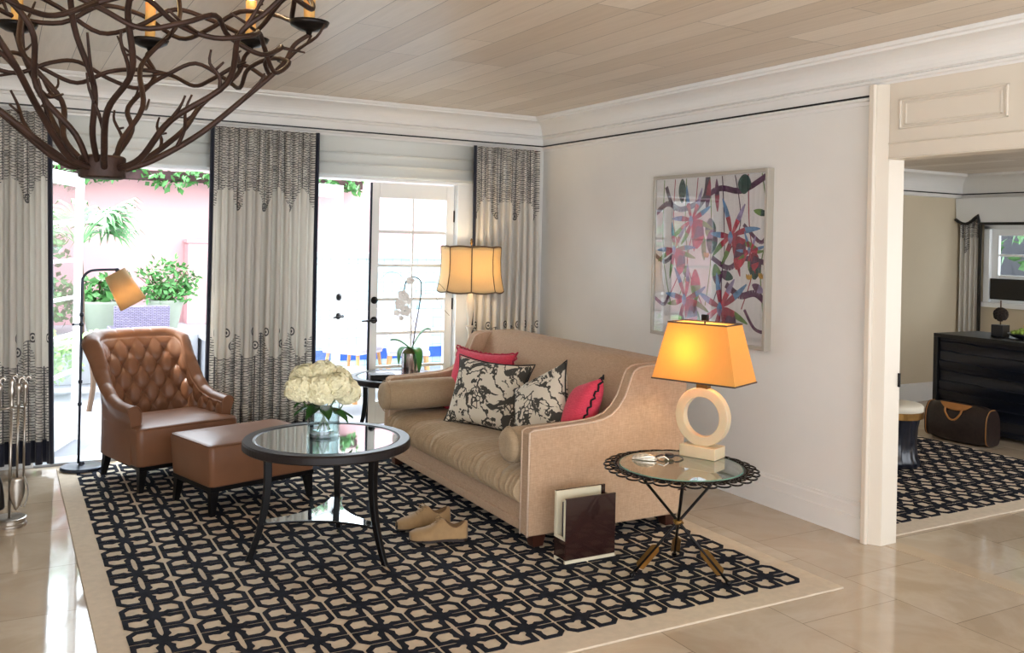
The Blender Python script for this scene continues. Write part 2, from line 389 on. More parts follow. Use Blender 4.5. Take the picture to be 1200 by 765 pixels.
# pier (splayed), header over the opening, jambs
struct(MB().prism([(XR+.001,3.214),(3.866,3.214),(3.852,3.205),(3.852,3.178),(3.862,3.168),(3.872,3.172),(3.898,3.128),(3.904,3.118),(4.019,3.118),(4.019,3.214)],0,2.335).build('pillar_opening',M['cream_trim'],bevel=.002))
h=MB().box(3.90,4.019,1.75,3.117,1.955,2.504)
for (a,b) in ((2.49,3.055),(1.80,2.40)):
    z0,z1=2.10,2.25
    for k,(o,d) in enumerate(((0,.012),(.028,.006))):
        w=.016
        h.box(3.90-d,3.90,a+o,b-o,z0+o*.7,z0+o*.7+w*.6).box(3.90-d,3.90,a+o,b-o,z1-o*.7-w*.6,z1-o*.7)
        h.box(3.90-d,3.90,a+o,a+o+w*.7,z0+o*.7,z1-o*.7).box(3.90-d,3.90,b-o-w*.7,b-o,z0+o*.7,z1-o*.7)
h.box(3.893,3.90,1.75,3.117,1.955,1.962).box(3.888,3.90,1.75,3.117,2.03,2.036)
struct(h.build('beam_header',M['cream_trim'],bevel=.003))
struct(MB().box(3.893,4.02,1.70,1.749,0,1.955).build('trim_3',M['cream_trim'],bevel=.003))
struct(MB().box(3.935,4.045,1.75,3.117,.0,.003).build('trim_threshold',pm('threshold_marble',(196,176,150),.1,var=.05)))
# crown mouldings
def sweep(prof,path,corner_fix=None):
    mb=MB(); n=len(prof); vs=[];fs=[]
    for i,f in enumerate(path):
        for d,z in prof: vs.append((*f(d),z))
    for i in range(len(path)-1):
        for k in range(n-1): fs.append((i*n+k,i*n+k+1,(i+1)*n+k+1,(i+1)*n+k))
    fs.append(tuple(range(n))); fs.append(tuple((len(path)-1)*n+k for k in range(n-1,-1,-1)))
    return mb.add(vs,fs)
cove=[(.047+.118*(1-cos(a*PI/2/8))**1.0*1.0, 2.372+.098*sin(a*PI/2/8)) for a in range(9)]
low=[(0,2.245),(.012,2.245),(.014,2.262),(.030,2.268),(.034,2.278),(.022,2.281),(.022,2.345),(.034,2.350),(.038,2.360),(.030,2.366)]
up=cove+[(.168,2.472),(.170,2.482),(.186,2.486),(.192,2.498),(.192,2.5045),(0,2.5045)]
full=low+up
p_back=lambda X:(lambda d:(X,YB-d)); cor=lambda d:(XR-d,YB-d); p_r=lambda Y:(lambda d:(XR-d,Y))
def fl(o):
    return o
struct(sweep(full,[p_back(-3.2),cor,p_r(3.2)]).build('trim_crown',M['trim']))
struct(sweep([(0,2.335),(.02,2.335),(.022,2.345),(.034,2.350),(.038,2.360),(.030,2.366)]+up,[p_r(3.1995),p_r(-3)]).build('trim_crown.001',M['trim']))
struct(sweep([(.0225,2.282),(.031,2.282),(.031,2.291),(.0225,2.291)],[p_back(-3.2),cor,p_r(3.217)]).build('trim_black_line',M['black']))
# baseboards
bp=[(0,0),(.027,0),(.027,.108),(.020,.114),(.020,.162),(.012,.170),(.010,.180),(0,.184)]
struct(sweep(bp,[p_back(3.301),cor,p_r(3.216)]).build('baseboard_right',M['trim']))
# door casings and heads
for k,(a,b,hh) in enumerate(((.2,1.30,1.94),(1.76,3.13,1.935))):
    t=MB(); y0=YB-.018
    t.box(a-.09,a+.0,y0,YB+.15,0,hh+.05).box(b,b+.155,y0,YB+.15,0,hh+.05).box(a-.09,b+.155,y0-.004,YB+.165,hh,hh+.062).box(a-.1,b+.165,y0-.016,YB,hh+.05,hh+.07)
    struct(t.build('trim_%d'%(k+1),M['doorwhite'],bevel=.004))
    struct(MB().box(a,b,YB-.02,YB+.17,0,.018).build('trim_sill_%d'%(k+1),M['whitestucco'],bevel=.004))
# french doors : leaf in local coords, x 0..w from hinge, thickness on y
def french(name,hinge,ang,w,h,cols,rows,gz0,gz1,label,side=1,stile=.065,hard=True,thinbars=False):
    t=thing(name,label,'door',(hinge[0],hinge[1],.02),ang); del t['category']; t['kind']='structure'
    f=MB(); T=.02
    gx0,gx1=stile,w-stile
    f.box(0,gx0,-T,T,0,h).box(gx1,w,-T,T,0,h).box(gx0,gx1,-T,T,0,gz0).box(gx0,gx1,-T,T,gz1,h)
    o=f.build('door_frame',M['doorwhite'],t,world=False,bevel=.004)
    m=MB(); bw=.011
    for i in range(1,rows):
        z=lerp(gz0,gz1,i/rows); m.box(gx0,gx1,-.014,.014,z-bw,z+bw)
    for i in range(1,cols):
        x=lerp(gx0,gx1,i/cols); m.box(x-.006,x+.006,-.0135,.0135,gz0,gz1)
    m.build('muntin_bars',M['doorwhite'],t,world=False)
    MB().box(gx0,gx1,-.003,.003,gz0,gz1).build('glass_pane',M['pane'],t,world=False)
    if hard:
        q=MB(); x=w-.036
        q.lathe([(.026,0),(.026,.008),(.012,.012),(.012,.05)],20,(x,-T,.86),mat=Matrix.Rotation(PI/2,3,'X'))
        q.tube([(x,-T-.045,.86),(x-.03*side,-T-.047,.86),(x-.11*side,-T-.047,.857)],[.009,.009,.006])
        q.build('lever_handle',M['darkmetal'],t,world=False,smooth=True)
        MB().lathe([(.027,0),(.027,.01),(.014,.014),(.012,.02)],20,(x,-T,1.01),mat=Matrix.Rotation(PI/2,3,'X')).build('deadbolt',M['darkmetal'],t,world=False,smooth=True)
    for z in (.35,.93,1.62):
        MB().box(-.004,.006,-T-.006,-T+.004,z,z+.09).build('hinge',M['darkmetal'],t,world=False)
    return t
french('door_1',(.235,YB+.12),math.atan2(.66,.26),.71,1.89,1,6,.23,1.80,'white glazed french door leaf swung outward beside the left curtain',hard=False)
d2=french('door_2',(3.125,YB+.06),PI,.69,1.905,2,6,.24,1.79,'closed white french door leaf with black lever and deadbolt behind the orchid',side=-1)
french('door_3',(1.78,YB+.13),math.atan2(.34,.56),.66,1.89,2,6,.24,1.79,'white french door leaf swung outward right of the middle curtain')
# the closed leaf is rotated 180 deg: its hardware must face the room
for ch in d2.children:
    if ch.name.split('.')[0] in('lever_handle','deadbolt','hinge'): ch.scale=(1,-1,1)
MB().box(3.125-.69-.012,3.125-.69+.004,YB+.034,YB+.044,.02,1.92).build('astragal',M['lampmetal'],d2)
# roman shades
def roman(x0,x1,label):
    t=thing('roman_shade',label,'blind',((x0+x1)/2,YB-.04,1.95),group=None)
    prof=[(YB-.03,2.244),(YB-.036,2.20),(YB-.05,2.135),(YB-.066,2.125),(YB-.045,2.118),(YB-.055,2.06),(YB-.07,2.045),(YB-.05,2.038),(YB-.056,1.99),(YB-.066,1.965),(YB-.05,1.955),(YB-.03,1.953)]
    prof=[(p.x,p.y) for p in smooth_path([(a,b,0) for a,b in prof],3)]
    MB().grid(lambda u,v:(lerp(x0,x1,u),prof[min(int(v*(len(prof)-1)+.5),len(prof)-1)][0],prof[min(int(v*(len(prof)-1)+.5),len(prof)-1)][1]),2,len(prof)).build('shade_cloth',M['shadecloth'],t,smooth=True,solid=.002)
    MB().box(x0,x1,YB-.028,YB-.004,2.215,2.243).build('head_rail',M['trim'],t)
roman(.24,1.26,'raised pale grey roman shade behind the chandelier, left of middle curtain')
roman(1.94,3.285,'raised pale grey roman shade above the closed glass door')
# ---------------------------------------------------------------- curtains
def curtain(x0,x1,label,seed,flare=0.0,zb=.045,lborder=True,rborder=True):
    rnd=random.Random(seed); W=x1-x0; n=max(5,int(W/.062)); Y0=YB-.095
    t=thing('curtain',label,'curtain',((x0+x1)/2,Y0,0))
    amps=[rnd.uniform(.65,1.1) for _ in range(n+2)]; ph=[rnd.uniform(-.18,.18) for _ in range(n+2)]
    def pt(u,z):
        zz=(2.245-z)/2.2
        x=x0+u*W+flare*zz*(u if flare>0 else (1-u))
        k=u*n; i=int(min(k,n-1)); a=lerp(amps[i],amps[i+1],k-i); p=lerp(ph[i],ph[i+1],k-i)
        A=.026+.012*zz
        wob=.012*zz*sin(3*u*PI+seed)
        y=Y0-A*a*cos(2*PI*(k+p*zz))+wob+ .006*sin(z*3+i)
        x+=.012*sin(4*PI*(k+p))*(.5+zz)*.6
        return (x,y,z)
    N=n*14
    full=1.9
    zs=[.185+ (2.243-.185)*j/15 for j in range(16)]
    def uvf(u,v): return (u*W*full+seed*.13, lerp(.185,2.243,v))
    mb=MB().grid(lambda u,v:pt(u,lerp(.185,2.243,v)),N,16,uvfn=uvf); mb.build('drape',M['curtain'],t,smooth=True,solid=.002)
    MB().grid(lambda u,v:pt(u,lerp(zb,.187,v)),N,4).build('hem',M['navy'],t,smooth=True,solid=.003)
    for e,on in ((0,lborder),(1,rborder)):
        if not on: continue
        q=MB()
        def bp_(u,v):
            z=lerp(zb,2.243,v); p=pt(0 if e==0 else 1,z); s=-1 if e==0 else 1
            return (p[0]+s*(.0+.028*u)-s*.004,p[1]-.004-.012*sin(u*PI),z)
        q.grid(bp_,5,14).build('navy_border',M['navy'],t,smooth=True,solid=.003)
    return t
curtain(-.62,.235,'floor-length embroidered curtain at the left edge beside the fire tools',1,flare=.055)
curtain(1.245,1.945,'floor-length embroidered curtain between the two glass door openings',4)
curtain(3.235,3.815,'floor-length embroidered curtain in the corner behind the sofa',9,rborder=False)
# ---------------------------------------------------------------- bedroom shell
struct(MB().box(4.021,4.9,1.05,1.2,0,2.269).box(8.3,8.8,1.05,1.2,0,2.269).box(4.9,8.3,1.05,1.2,2.1,2.269).box(4.9,8.3,1.05,1.2,0,.5).build('wall_bedroom_unseen',M['wallbeige']))  # unseen wall added to dim bedroom and jamb; its opening lets some light in
struct(MB().box(4.021,8.8,5.98,6.1,0,2.269).build('wall_bedroom_back',M['wallbeige']))
struct(MB().box(8.6,8.75,1.2,4.55,0,2.269).box(8.6,8.75,5.66,5.98,0,2.269).box(8.6,8.75,4.55,5.66,0,.99).box(8.6,8.75,4.55,5.66,1.73,2.269).build('wall_bedroom_side',M['wallbeige']))
bb=[(0,0),(.02,0),(.02,.16),(0,.18)]
pb=lambda X:(lambda d:(X,5.98-d)); cb=lambda d:(8.6-d,5.98-d); pr2=lambda Y:(lambda d:(8.6-d,Y))
struct(sweep(bb,[pb(4.03),cb,pr2(1.2)]).build('baseboard_bedroom',M['trim']))
bc=[(0,2.035),(.02,2.04),(.02,2.07)]+[(.03+.15*(1-cos(a*PI/16)),2.09+.15*sin(a*PI/16)) for a in range(9)]+[(.20,2.245),(.20,2.2695),(0,2.2695)]
struct(sweep(bc,[pb(4.03),cb,pr2(1.2)]).build('trim_crown_bedroom',M['trim']))
struct(sweep([(.0205,2.072),(.028,2.072),(.028,2.083),(.0205,2.083)],[pb(4.03),cb,pr2(1.2)]).build('trim_black_line.001',M['black']))
w=thing('window_1','white sash window beyond the dark dresser in the next room','window',(8.6,5.1,.99)); del w['category']; w['kind']='structure'
f=MB()
f.box(8.58,8.66,4.50,4.56,.97,1.76).box(8.58,8.66,5.65,5.71,.97,1.76).box(8.58,8.66,4.5,5.71,1.72,1.77).box(8.55,8.66,4.5,5.71,.95,1.0)
f.box(8.62,8.66,5.58,5.652,.999,1.722).box(8.62,8.66,4.558,4.63,.999,1.722).box(8.623,8.657,4.63,5.58,1.66,1.72).box(8.623,8.657,4.63,5.58,1.0,1.05)
f.box(8.623,8.657,4.63,5.58,1.235,1.27).box(8.63,8.655,4.63,5.58,1.455,1.477).box(8.632,8.652,5.08,5.10,1.05,1.66)
f.build('window_frame',M['doorwhite'],w,bevel=.003)
MB().box(8.64,8.645,4.6,5.62,1.03,1.70).build('glass_pane',M['pane'],w)
t=thing('window_pelmet','white scalloped pelmet with black edging over the next room window','pelmet',(8.5,5.4,1.78))
cs=MB().box(8.585,8.60,4.56,5.64,1.03,1.235).build('cafe_shade',M['black'],bevel=.003); tag(cs,'black shade across the lower panes of the next room window','blind')
pts=[(5.975,2.034),(4.3,2.034),(4.3,1.775),(5.70,1.775),(5.712,1.80)]+[(lerp(5.725,5.965,i/8),lerp(1.86,1.82,i/8)-.065*sin(PI*i/8)) for i in range(9)]
MB().prism(pts,8.50,8.52,'x').build('pelmet_board',M['doorwhite'],t)
ed=pts[2:]; q=MB()
q.tube([(8.495,y,z) for y,z in ed],.016,6).build('black_edging',M['black'],t)
t=thing('curtain','narrow embroidered curtain panel with black edge in the next room','curtain',(8.55,5.84,0))
def cp(u,v):
    z=lerp(.05,1.85,v); return (8.555+.018*cos(u*PI*9),lerp(5.965,5.725,u)+.0*z,z)
MB().grid(cp,60,14,uvfn=lambda u,v:(u*.5,lerp(.4,2.0,v))).build('drape',M['curtain'],t,smooth=True,solid=.002)
MB().box(8.527,8.54,5.705,5.735,.05,1.85).build('navy_border',M['black'],t)
# sliver of curtain and strike plate at the opening
struct(MB().box(4.004,4.014,3.108,3.118,.80,.87).build('trim_strike_plate',M['darkmetal']))
# ================================================================ RUGS
HO=[(0,.30),(0,0),(.30,0),(.42,.05),(.62,.055),(.945,.05),(.955,.70),(.71,.955),(.085,.95),(.08,.62),(.05,.42)]
HI=[(.17,.30),(.17,.17),(.30,.16),(.43,.27),(.62,.215),(.79,.23),(.80,.62),(.63,.79),(.27,.79),(.24,.62),(.28,.43)]
def motif_rug(name,label,x0,x1,y0,y1,px,py,ox,oy,nx,ny,h=.010,rad=1):
    t=thing(name,label,'rug',((x0+x1)/2,(y0+y1)/2,0))
    MB().box(x0,x1,y0,y1,.0,h).build('rug_ground',M['rugcream'],t,bevel=.004)
    mb=MB()
    for i in range(nx):
        for j in range(ny):
            cx,cy=ox+i*px,oy+j*py
            for sx in (1,-1):
                for sy in (1,-1):
                    n=len(HO); vs=[]
                    for k,(a,b) in enumerate(HO): vs.append((cx+sx*a*px/2,cy+sy*b*py/2,h+.004))
                    for a,b in HI: vs.append((cx+sx*a*px/2,cy+sy*b*py/2,h+.004))
                    for a,b in HO: vs.append((cx+sx*a*px/2,cy+sy*b*py/2,h-.001))
                    for a,b in HI: vs.append((cx+sx*a*px/2,cy+sy*b*py/2,h-.001))
                    fs=[]
                    for k in range(n):
                        k2=(k+1)%n
                        fs+=[(k,k2,n+k2,n+k),(2*n+k,2*n+k2,k2,k),(n+k,n+k2,3*n+k2,3*n+k)]
                    if sx*sy<0: fs=[f[::-1] for f in fs]
                    mb.add(vs,fs)
    mb.build('link_pattern',M['rugdark'],t)
    return t
motif_rug('area_rug','large cream rug with raised charcoal link pattern under the coffee table',.324,3.27,2.798,6.40,.2495,.2475,.545,3.04,11,14)
motif_rug('area_rug','cream and charcoal link-pattern rug lying in the next room beyond the opening',4.10,6.45,3.19,5.55,.2495,.2475,4.31,3.435,9,8)
M['welt']=weave('pale_linen_welt',(196,170,146),(214,190,168))
# ================================================================ SOFA  (x 2.24 front .. 3.17, y 3.80 .. 5.68)
sf=thing('sofa','beige linen sofa with high sloping arms against the white wall','sofa',(2.7,4.74,.014))
SX,SY0,SY1=2.235,3.80,5.69
arm=[(2.235,.075),(3.16,.075),(3.185,.30),(3.20,.60),(3.205,.80),(3.20,.868),(3.02,.870),(2.93,.869),(2.885,.862),(2.855,.845),(2.84,.82),(2.825,.78),(2.80,.72),(2.76,.665),(2.715,.63),(2.66,.611),(2.59,.602),(2.45,.595),(2.262,.588),(2.238,.578)]
for y0,y1 in ((SY0,SY0+.075),(SY1-.075,SY1)):
    ao=MB().prism(arm,y0,y1,'y').build('arm',M['linen'],sf,bevel=.010,seg=3)
    pr_=[p for p in arm[4:]]+[arm[0]]
    for yy in (y0+.003,y1-.003): MB().tube([(p[0]+(.002 if p[0]>3 else -.001),yy,p[1]+.0) for p in pr_],.005,6).build('welt',M['welt'],ao,smooth=True)
def backfn(u,v):
    y=lerp(SY0+.06,SY1-.06,u); z=lerp(.30,.872,v)
    x=lerp(2.80,2.965,v**1.2)-.02*sin(PI*v)
    return (x,y,z)
bk=MB()
prof=[(2.80,.25),(2.80,.36),(2.835,.50),(2.885,.66),(2.94,.80),(2.965,.852),(2.99,.874),(3.03,.884),(3.15,.884),(3.195,.872),(3.205,.84),(3.19,.5),(3.165,.08),(3.0,.08)]
bk.prism(prof,SY0+.07,SY1-.07,'y').build('backrest',M['linen'],sf,bevel=.008)
ys=[SY0+.07+ (SY1-SY0-.14)*i/40 for i in range(41)]
MB().box(2.265,2.85,SY0+.07,SY1-.07,.085,.225).build('front_rail',M['linen'],sf,bevel=.008)
MB().box(2.250,2.30,SY0+.072,SY1-.072,.078,.125).build('base_band',M['linen'],sf,bevel=.008)
# seat cushion with gathered front
def cush(u,v):
    # v around section from bottom front to top back
    y=lerp(SY0+.078,SY1-.078,u)
    k=1-2.6*(1-abs(sin(u*PI*50+2.5*sin(u*37))))**1.3+.3*sin(u*2*PI*33+3*sin(u*23))
    S=[(2.80,.215),(2.30,.210),(2.244,.218),(2.222,.250),(2.220,.295),(2.236,.338),(2.285,.362),(2.36,.372),(2.5,.378),(2.65,.375),(2.80,.362)]
    f=v*(len(S)-1); i=min(int(f),len(S)-2); t=f-i
    x=lerp(S[i][0],S[i+1][0],t); z=lerp(S[i][1],S[i+1][1],t)
    ru=max(0,1-abs(f-3.6)/2.3)
    x-=.018*ru*k; z+=.0025*k*max(0,1-abs(f-6)/2.5)+.003*sin(u*19+f)*(1 if f>6 else 0)
    return (x,y,z)
MB().grid(cush,1300,36).build('seat_cushion',M['linen2'],sf,smooth=True)
for x in (2.31,3.12):
    for y in (SY0+.05,SY1-.05):
        MB().hull8([(x-.028,y-.028,.0145),(x+.028,y-.028,.0145),(x+.028,y+.028,.0145),(x-.028,y+.028,.0145)],[(x-.038,y-.038,.078),(x+.038,y-.038,.078),(x+.038,y+.038,.078),(x-.038,y+.038,.078)]).build('foot',M['legwood'],sf,bevel=.003)
# bolsters
def bolster(y,label,x0=2.20,x1=2.80,r=.098):
    t=thing('bolster_pillow',label,'bolster',((x0+x1)/2,y,.376),group=None)
    prof=[(.0,x0+.004),(.05,x0-.002),(.085,x0+.008),(r,x0+.035),(r+.003,(x0+x1)/2),(r,x1-.035),(.085,x1-.008),(.05,x1),(.0,x1-.004)]
    q=MB(); n=28
    vs=[];fs=[]
    for rr,x in prof:
        for k in range(n):
            a=2*PI*k/n; vs.append((x,y+rr*cos(a),.392+r+.002+rr*sin(a)*(1 if sin(a)>-.8 else .96)))
    for i in range(len(prof)-1):
        for k in range(n):
            k2=(k+1)%n; fs.append((i*n+k,(i+1)*n+k,(i+1)*n+k2,i*n+k2))
    q.add(vs,fs); q.build('bolster_cover',M['linen2'],t,smooth=True,subd=1)
    for x in (x0+.032,x1-.032):
        MB().tube([(x,y+(r+.001)*cos(2*PI*k/28),.392+r+.002+(r+.001)*sin(2*PI*k/28)) for k in range(28)],.003,5,closed=True).build('piping',M['linen2'],t,smooth=True)
bolster(3.985,'beige bolster cushion at the near end of the sofa seat',r=.090)
bolster(5.505,'beige bolster cushion at the far end of the sofa seat',x0=2.13)
# throw pillows
def pillow(name,label,c,w,h,th,mat,ax,trim=None,trimmat=None,n=22):
    """ax = (right, up) unit-ish vectors of the pillow's face"""
    rt=Vector(ax[0]).normalized(); up=Vector(ax[1]); up=(up-rt*up.dot(rt)).normalized(); nm=rt.cross(up)
    t=thing(name,label,'cushion',(c[0],c[1],c[2]-h*.5))
    def P(a,b,s):
        e=max(0,(1-abs(a)**2.6))*max(0,(1-abs(b)**2.6)); d=th*.5*e**.55
        pin=.13
        x=a*w/2*(1-pin*(1-b*b)*abs(a)**3); y=b*h/2*(1-pin*(1-a*a)*abs(b)**3)
        d+=.006*sin(a*6+b*3)*e
        return Vector(c)+rt*x+up*y+nm*(s*d)
    q=MB()
    q.grid(lambda u,v:P(u*2-1,v*2-1,1),n,n); q.grid(lambda u,v:P(1-u*2,v*2-1,-1),n,n)
    q.build('pillow_cover',mat,t,smooth=True,weld=True,subd=1)
    if trim:
        m=[]; K=26
        for k in range(4*K):
            s=k//K; f=(k%K)/K*2-1
            a,b=((f,-1),(1,f),(-f,1),(-1,-f))[s]; m.append(P(a,b,0))
        if trim=='fringe':
            z=MB()
            m2=[p+nm*.008*sin(i*2.1)+(p-Vector(c)).normalized()*.006*sin(i*3.3) for i,p in enumerate(m)]
            z.tube(m2,.006,5,closed=True)
            z.build('fringe',trimmat,t,smooth=True)
        else: MB().tube(m,.004,5,closed=True).build('piping',trimmat,t,smooth=True)
    return t
pillow('throw_pillow','bright pink square pillow behind the patterned pillow at the far end',(2.74,5.33,.565),.56,.46,.17,M['pink'],((.30,-.95,.0),(.22,.25,.94)),'fringe',pm('pink_fringe',(176,46,72),.9))
pillow('throw_pillow','black and cream tree-print pillow lying widest, left of the pair',(2.60,4.93,.565),.58,.44,.17,M['toile'],((.42,-.90,-.02),(.30,.12,.93)),'piping',M['black'])
pillow('throw_pillow','black and cream print pillow turned sideways beside the near pink pillow',(2.62,4.33,.585),.40,.44,.17,M['toile'],((.40,-.78,.50),(.40,.26,.78)),'piping',M['black'])
pillow('throw_pillow','pink pillow with black fringed edge by the near sofa arm',(2.71,4.10,.580),.36,.40,.17,M['pink'],((-.25,-.95,.30),(.30,-.35,.80)),'fringe',pm('black_fringe',(24,20,24),.9))
# ================================================================ MAGAZINE HOLDER
mg=thing('magazine_rack','dark plum wood magazine rack standing against the sofa side','magazine rack',(2.43,3.605,.014))
x0,x1,y0,y1=2.295,2.575,3.555,3.655
MB().box(x0,x1,y0,y0+.012,.03,.315).box(x0,x1,y1-.012,y1,.03,.335).box(x0,x0+.012,y0+.012,y1-.012,.03,.13).box(x1-.012,x1,y0+.012,y1-.012,.03,.298).build('outer_panels',M['plum'],mg,bevel=.002)
MB().box(x0+.0121,x1-.0121,y0+.0121,y0+.018,.03,.305).box(x0+.004,x1-.03,y1-.019,y1-.0121,.03,.333).box(x0+.0121,x1-.0121,y0+.018,y1-.019,.03,.042).box(x0-.002,x0+.004,y0+.004,y0+.016,.13,.31).box(x0-.002,x0+.004,y1-.018,y1-.002,.13,.333).box(x0-.002,x0+.004,y0+.004,y1-.002,.12,.134).build('cream_lining',M['creampaint'],mg)
MB().box(x0,x1,y0+.0,y0+.014,0,.029).box(x0,x1,y1-.014,y1,0,.029).box(x0+.02,x1-.02,y0+.014,y1-.014,.015,.029).build('base',M['creampaint'],mg,bevel=.002)
for i,(yy,c) in enumerate(((3.600,(225,222,215)),(3.612,(60,52,60)))):
    o=MB().box(x0+.02,x1-.04,yy,yy+.007,.058,.285).build('magazine',pm('magazine_paper_%d'%i,c,.5)); tag(o,('pale','dark')[i]+' magazine standing in the plum rack, '+('nearer the front panel','nearer the sofa')[i],'magazine')
# ================================================================ COFFEE TABLE
def round_table(name,label,c,z,Rr,hleg,rim,rotl,shelf_z,leg_r,gmat,zfloor=.014,legtop=None):
    t=thing(name,label,'table',(c[0],c[1],zfloor))
    q=MB(); q.lathe([(Rr-.055,z-.042),(Rr-.008,z-.042),(Rr,z-.036),(Rr,z-.008),(Rr-.006,z),(Rr-.05,z),(Rr-.054,z-.003),(Rr-.055,z-.042)],96,(c[0],c[1],0),cap=False)
    q.build('rim',rim,t,bevel=0,smooth=False)
    MB().lathe([(Rr-.0545,z-.03),(Rr-.0545,z-.004),(Rr-.056,z-.0025)],96,(c[0],c[1],0)).build('glass_top',gmat,t)
    MB().lathe([(Rr-.062,z-.0022),(Rr-.058,z-.0005),(Rr-.055,z-.0022)],96,(c[0],c[1],0),cap=False).build('inner_band',rim,t)
    for a in rotl:
        d=Vector((cos(a),sin(a),0)); p=Vector((-sin(a),cos(a),0)); vs=[];fs=[]
        N=12
        for i in range(N+1):
            s=i/N; zz=lerp(z-.043,zfloor,s)
            rr=lerp(leg_r-.03,leg_r+.045,s**2.2)-.012*sin(PI*s)
            wd=lerp(.036,.022,s); tk=lerp(.036,.026,s)
            for (e,g) in ((-1,-1),(1,-1),(1,1),(-1,1)):
                v=Vector((c[0],c[1],zz))+d*(rr+e*tk/2)+p*(g*wd/2); vs.append(v)
        for i in range(N):
            for k in range(4): fs.append((i*4+k,i*4+(k+1)%4,(i+1)*4+(k+1)%4,(i+1)*4+k))
        fs+= [(0,1,2,3),(N*4+3,N*4+2,N*4+1,N*4)]
        MB().add(vs,fs).build('leg',M['darkwood'],t,bevel=.003)
    if shelf_z:
        pts=[]
        for i in range(len(rotl)):
            a=rotl[i]; b=rotl[(i+1)%len(rotl)]
            if b<a: b+=2*PI
            A=Vector((cos(a),sin(a)))*(leg_r-.015); B=Vector((cos(b),sin(b)))*(leg_r-.015)
            wA=Vector((-sin(a),cos(a)))*.03; wB=Vector((-sin(b),cos(b)))*.03
            A2=A+wA; B2=B-wB; mid=(A+B)/2; ctrl=mid*.28
            for k in range(13):
                s=k/12; pts.append((A2*(1-s)**2+ctrl*2*s*(1-s)+B2*s*s))
        poly=[(c[0]+p.x,c[1]+p.y) for p in pts]
        MB().prism(poly,shelf_z-.009,shelf_z).build('lower_shelf',M['darkwood'],t)
        poly2=[(c[0]+p.x*.955,c[1]+p.y*.955) for p in pts]
        MB().prism(poly2,shelf_z,shelf_z+.002).build('shelf_glass',gmat,t)
    return t
cc=(1.367,4.215)
angs=sorted(math.atan2(y-cc[1],x-cc[0])%(2*PI) for x,y in ((1.026,4.226),(1.565,3.883),(1.54,4.533)))
round_table('coffee_table','round dark coffee table with glass top and three curved legs, holding flowers',cc,.550,.392,.5,M['rim'],angs,.185,.312,M['mirror'])
fc=(2.50,6.115)
round_table('side_table','round dark-rimmed side table behind the sofa, holding the orchid',fc,.520,.355,.5,M['rim'],[R(20),R(152),R(268)],.17,.27,M['mirror'],zfloor=.014)
# ================================================================ OTTOMAN
def uphol_box(mb,x0,x1,y0,y1,z0,z1,r=.03,taper=.0,dome=.0,n=7):
    """rounded box with soft vertical corners, local coords"""
    vs=[];fs=[]
    def ring(z,ins,rr):
        out=[]
        for (cx,cy,a0) in ((x1-ins-rr,y0+ins+rr,-PI/2),(x1-ins-rr,y1-ins-rr,0),(x0+ins+rr,y1-ins-rr,PI/2),(x0+ins+rr,y0+ins+rr,PI)):
            for k in range(n): 
                a=a0+PI/2*k/(n-1); out.append((cx+rr*cos(a),cy+rr*sin(a),z))
        return out
    H=z1-z0
    lev=[(z0,taper,r),(z0+.01,taper-.002,r),(z0+H*.5,taper*.5-.003,r),(z1-.022,-.002,r),(z1-.01,.004,r),(z1-.003,.012,r),(z1,.024,r)]
    rings=[ring(*l) for l in lev]
    for i in (1,2,3,4): pass
    mn=min(x1-x0,y1-y0)/2-r-.03
    for k in range(1,6): rings.append(ring(z1+dome*(1-(1-k/5)**2),.024+k/5*(mn),r))
    m=4*n
    for rg in rings: vs+=rg
    for i in range(len(rings)-1):
        for k in range(m): fs.append((i*m+k,i*m+(k+1)%m,(i+1)*m+(k+1)%m,(i+1)*m+k))
    fs.append(tuple(range(m-1,-1,-1))); fs.append(tuple((len(rings)-1)*m+k for k in range(m)))
    mb.add(vs,fs); 
    seam=[(x,y,z+.002) for x,y,z in rings[4]]
    return seam
def taper_leg(x,y,ztop,sx,sy,w=.046,wb=.028,splay=.012):
    a=w/2;b=wb/2
    return MB().hull8([(x+sx*splay-b,y+sy*splay-b,0),(x+sx*splay+b,y+sy*splay-b,0),(x+sx*splay+b,y+sy*splay+b,0),(x+sx*splay-b,y+sy*splay+b,0)],
      [(x-a,y-a,ztop),(x+a,y-a,ztop),(x+a,y+a,ztop),(x-a,y+a,ztop)])
ott=thing('ottoman','tan leather ottoman with dark tapered legs beside the coffee table','ottoman',(1.222,5.258,.014),R(-16.6+33))
ox,oy=.330,.238
q=MB(); seam=uphol_box(q,-ox,ox,-oy,oy,.155,.378,.028,.012,.014)
q.build('upholstery',M['leather'],ott,smooth=True,world=False)
MB().tube(seam,.004,5,closed=True).build('piping',M['leather'],ott,smooth=True,world=False)
MB().box(-ox+.014,ox-.014,-oy+.014,oy-.014,.128,.156).build('base_rail',M['darkwood'],ott,world=False,bevel=.003)
for sx in (-1,1):
    for sy in (-1,1): taper_leg(sx*(ox-.042),sy*(oy-.042),.129,sx,sy).build('leg',M['darkwood'],ott,world=False,bevel=.002)
# ================================================================ ARMCHAIR (local: x right, y back, front at y=0)
ch=thing('armchair','tan leather button-tufted armchair with dark legs by the open door','armchair',(.995,5.646,.014),R(17.5))
q=MB(); seam=uphol_box(q,-.315,.315,0,.50,.150,.372,.035,.012,.016)
q.build('seat',M['leather'],ch,smooth=True,world=False)
MB().tube(seam,.004,5,closed=True).build('piping',M['leather'],ch,smooth=True,world=False)
MB().prism([(-.298,.012),(.298,.012),(.27,.60),(-.27,.60)],.126,.151).build('base_rail',M['darkwood'],ch,world=False,bevel=.003)
for x,y,sx,sy in ((-.27,.045,-1,-1),(.27,.045,1,-1),(-.245,.57,-1,1.8),(.245,.57,1,1.8)): taper_leg(x,y,.127,sx,sy).build('leg',M['darkwood'],ch,world=False,bevel=.002)
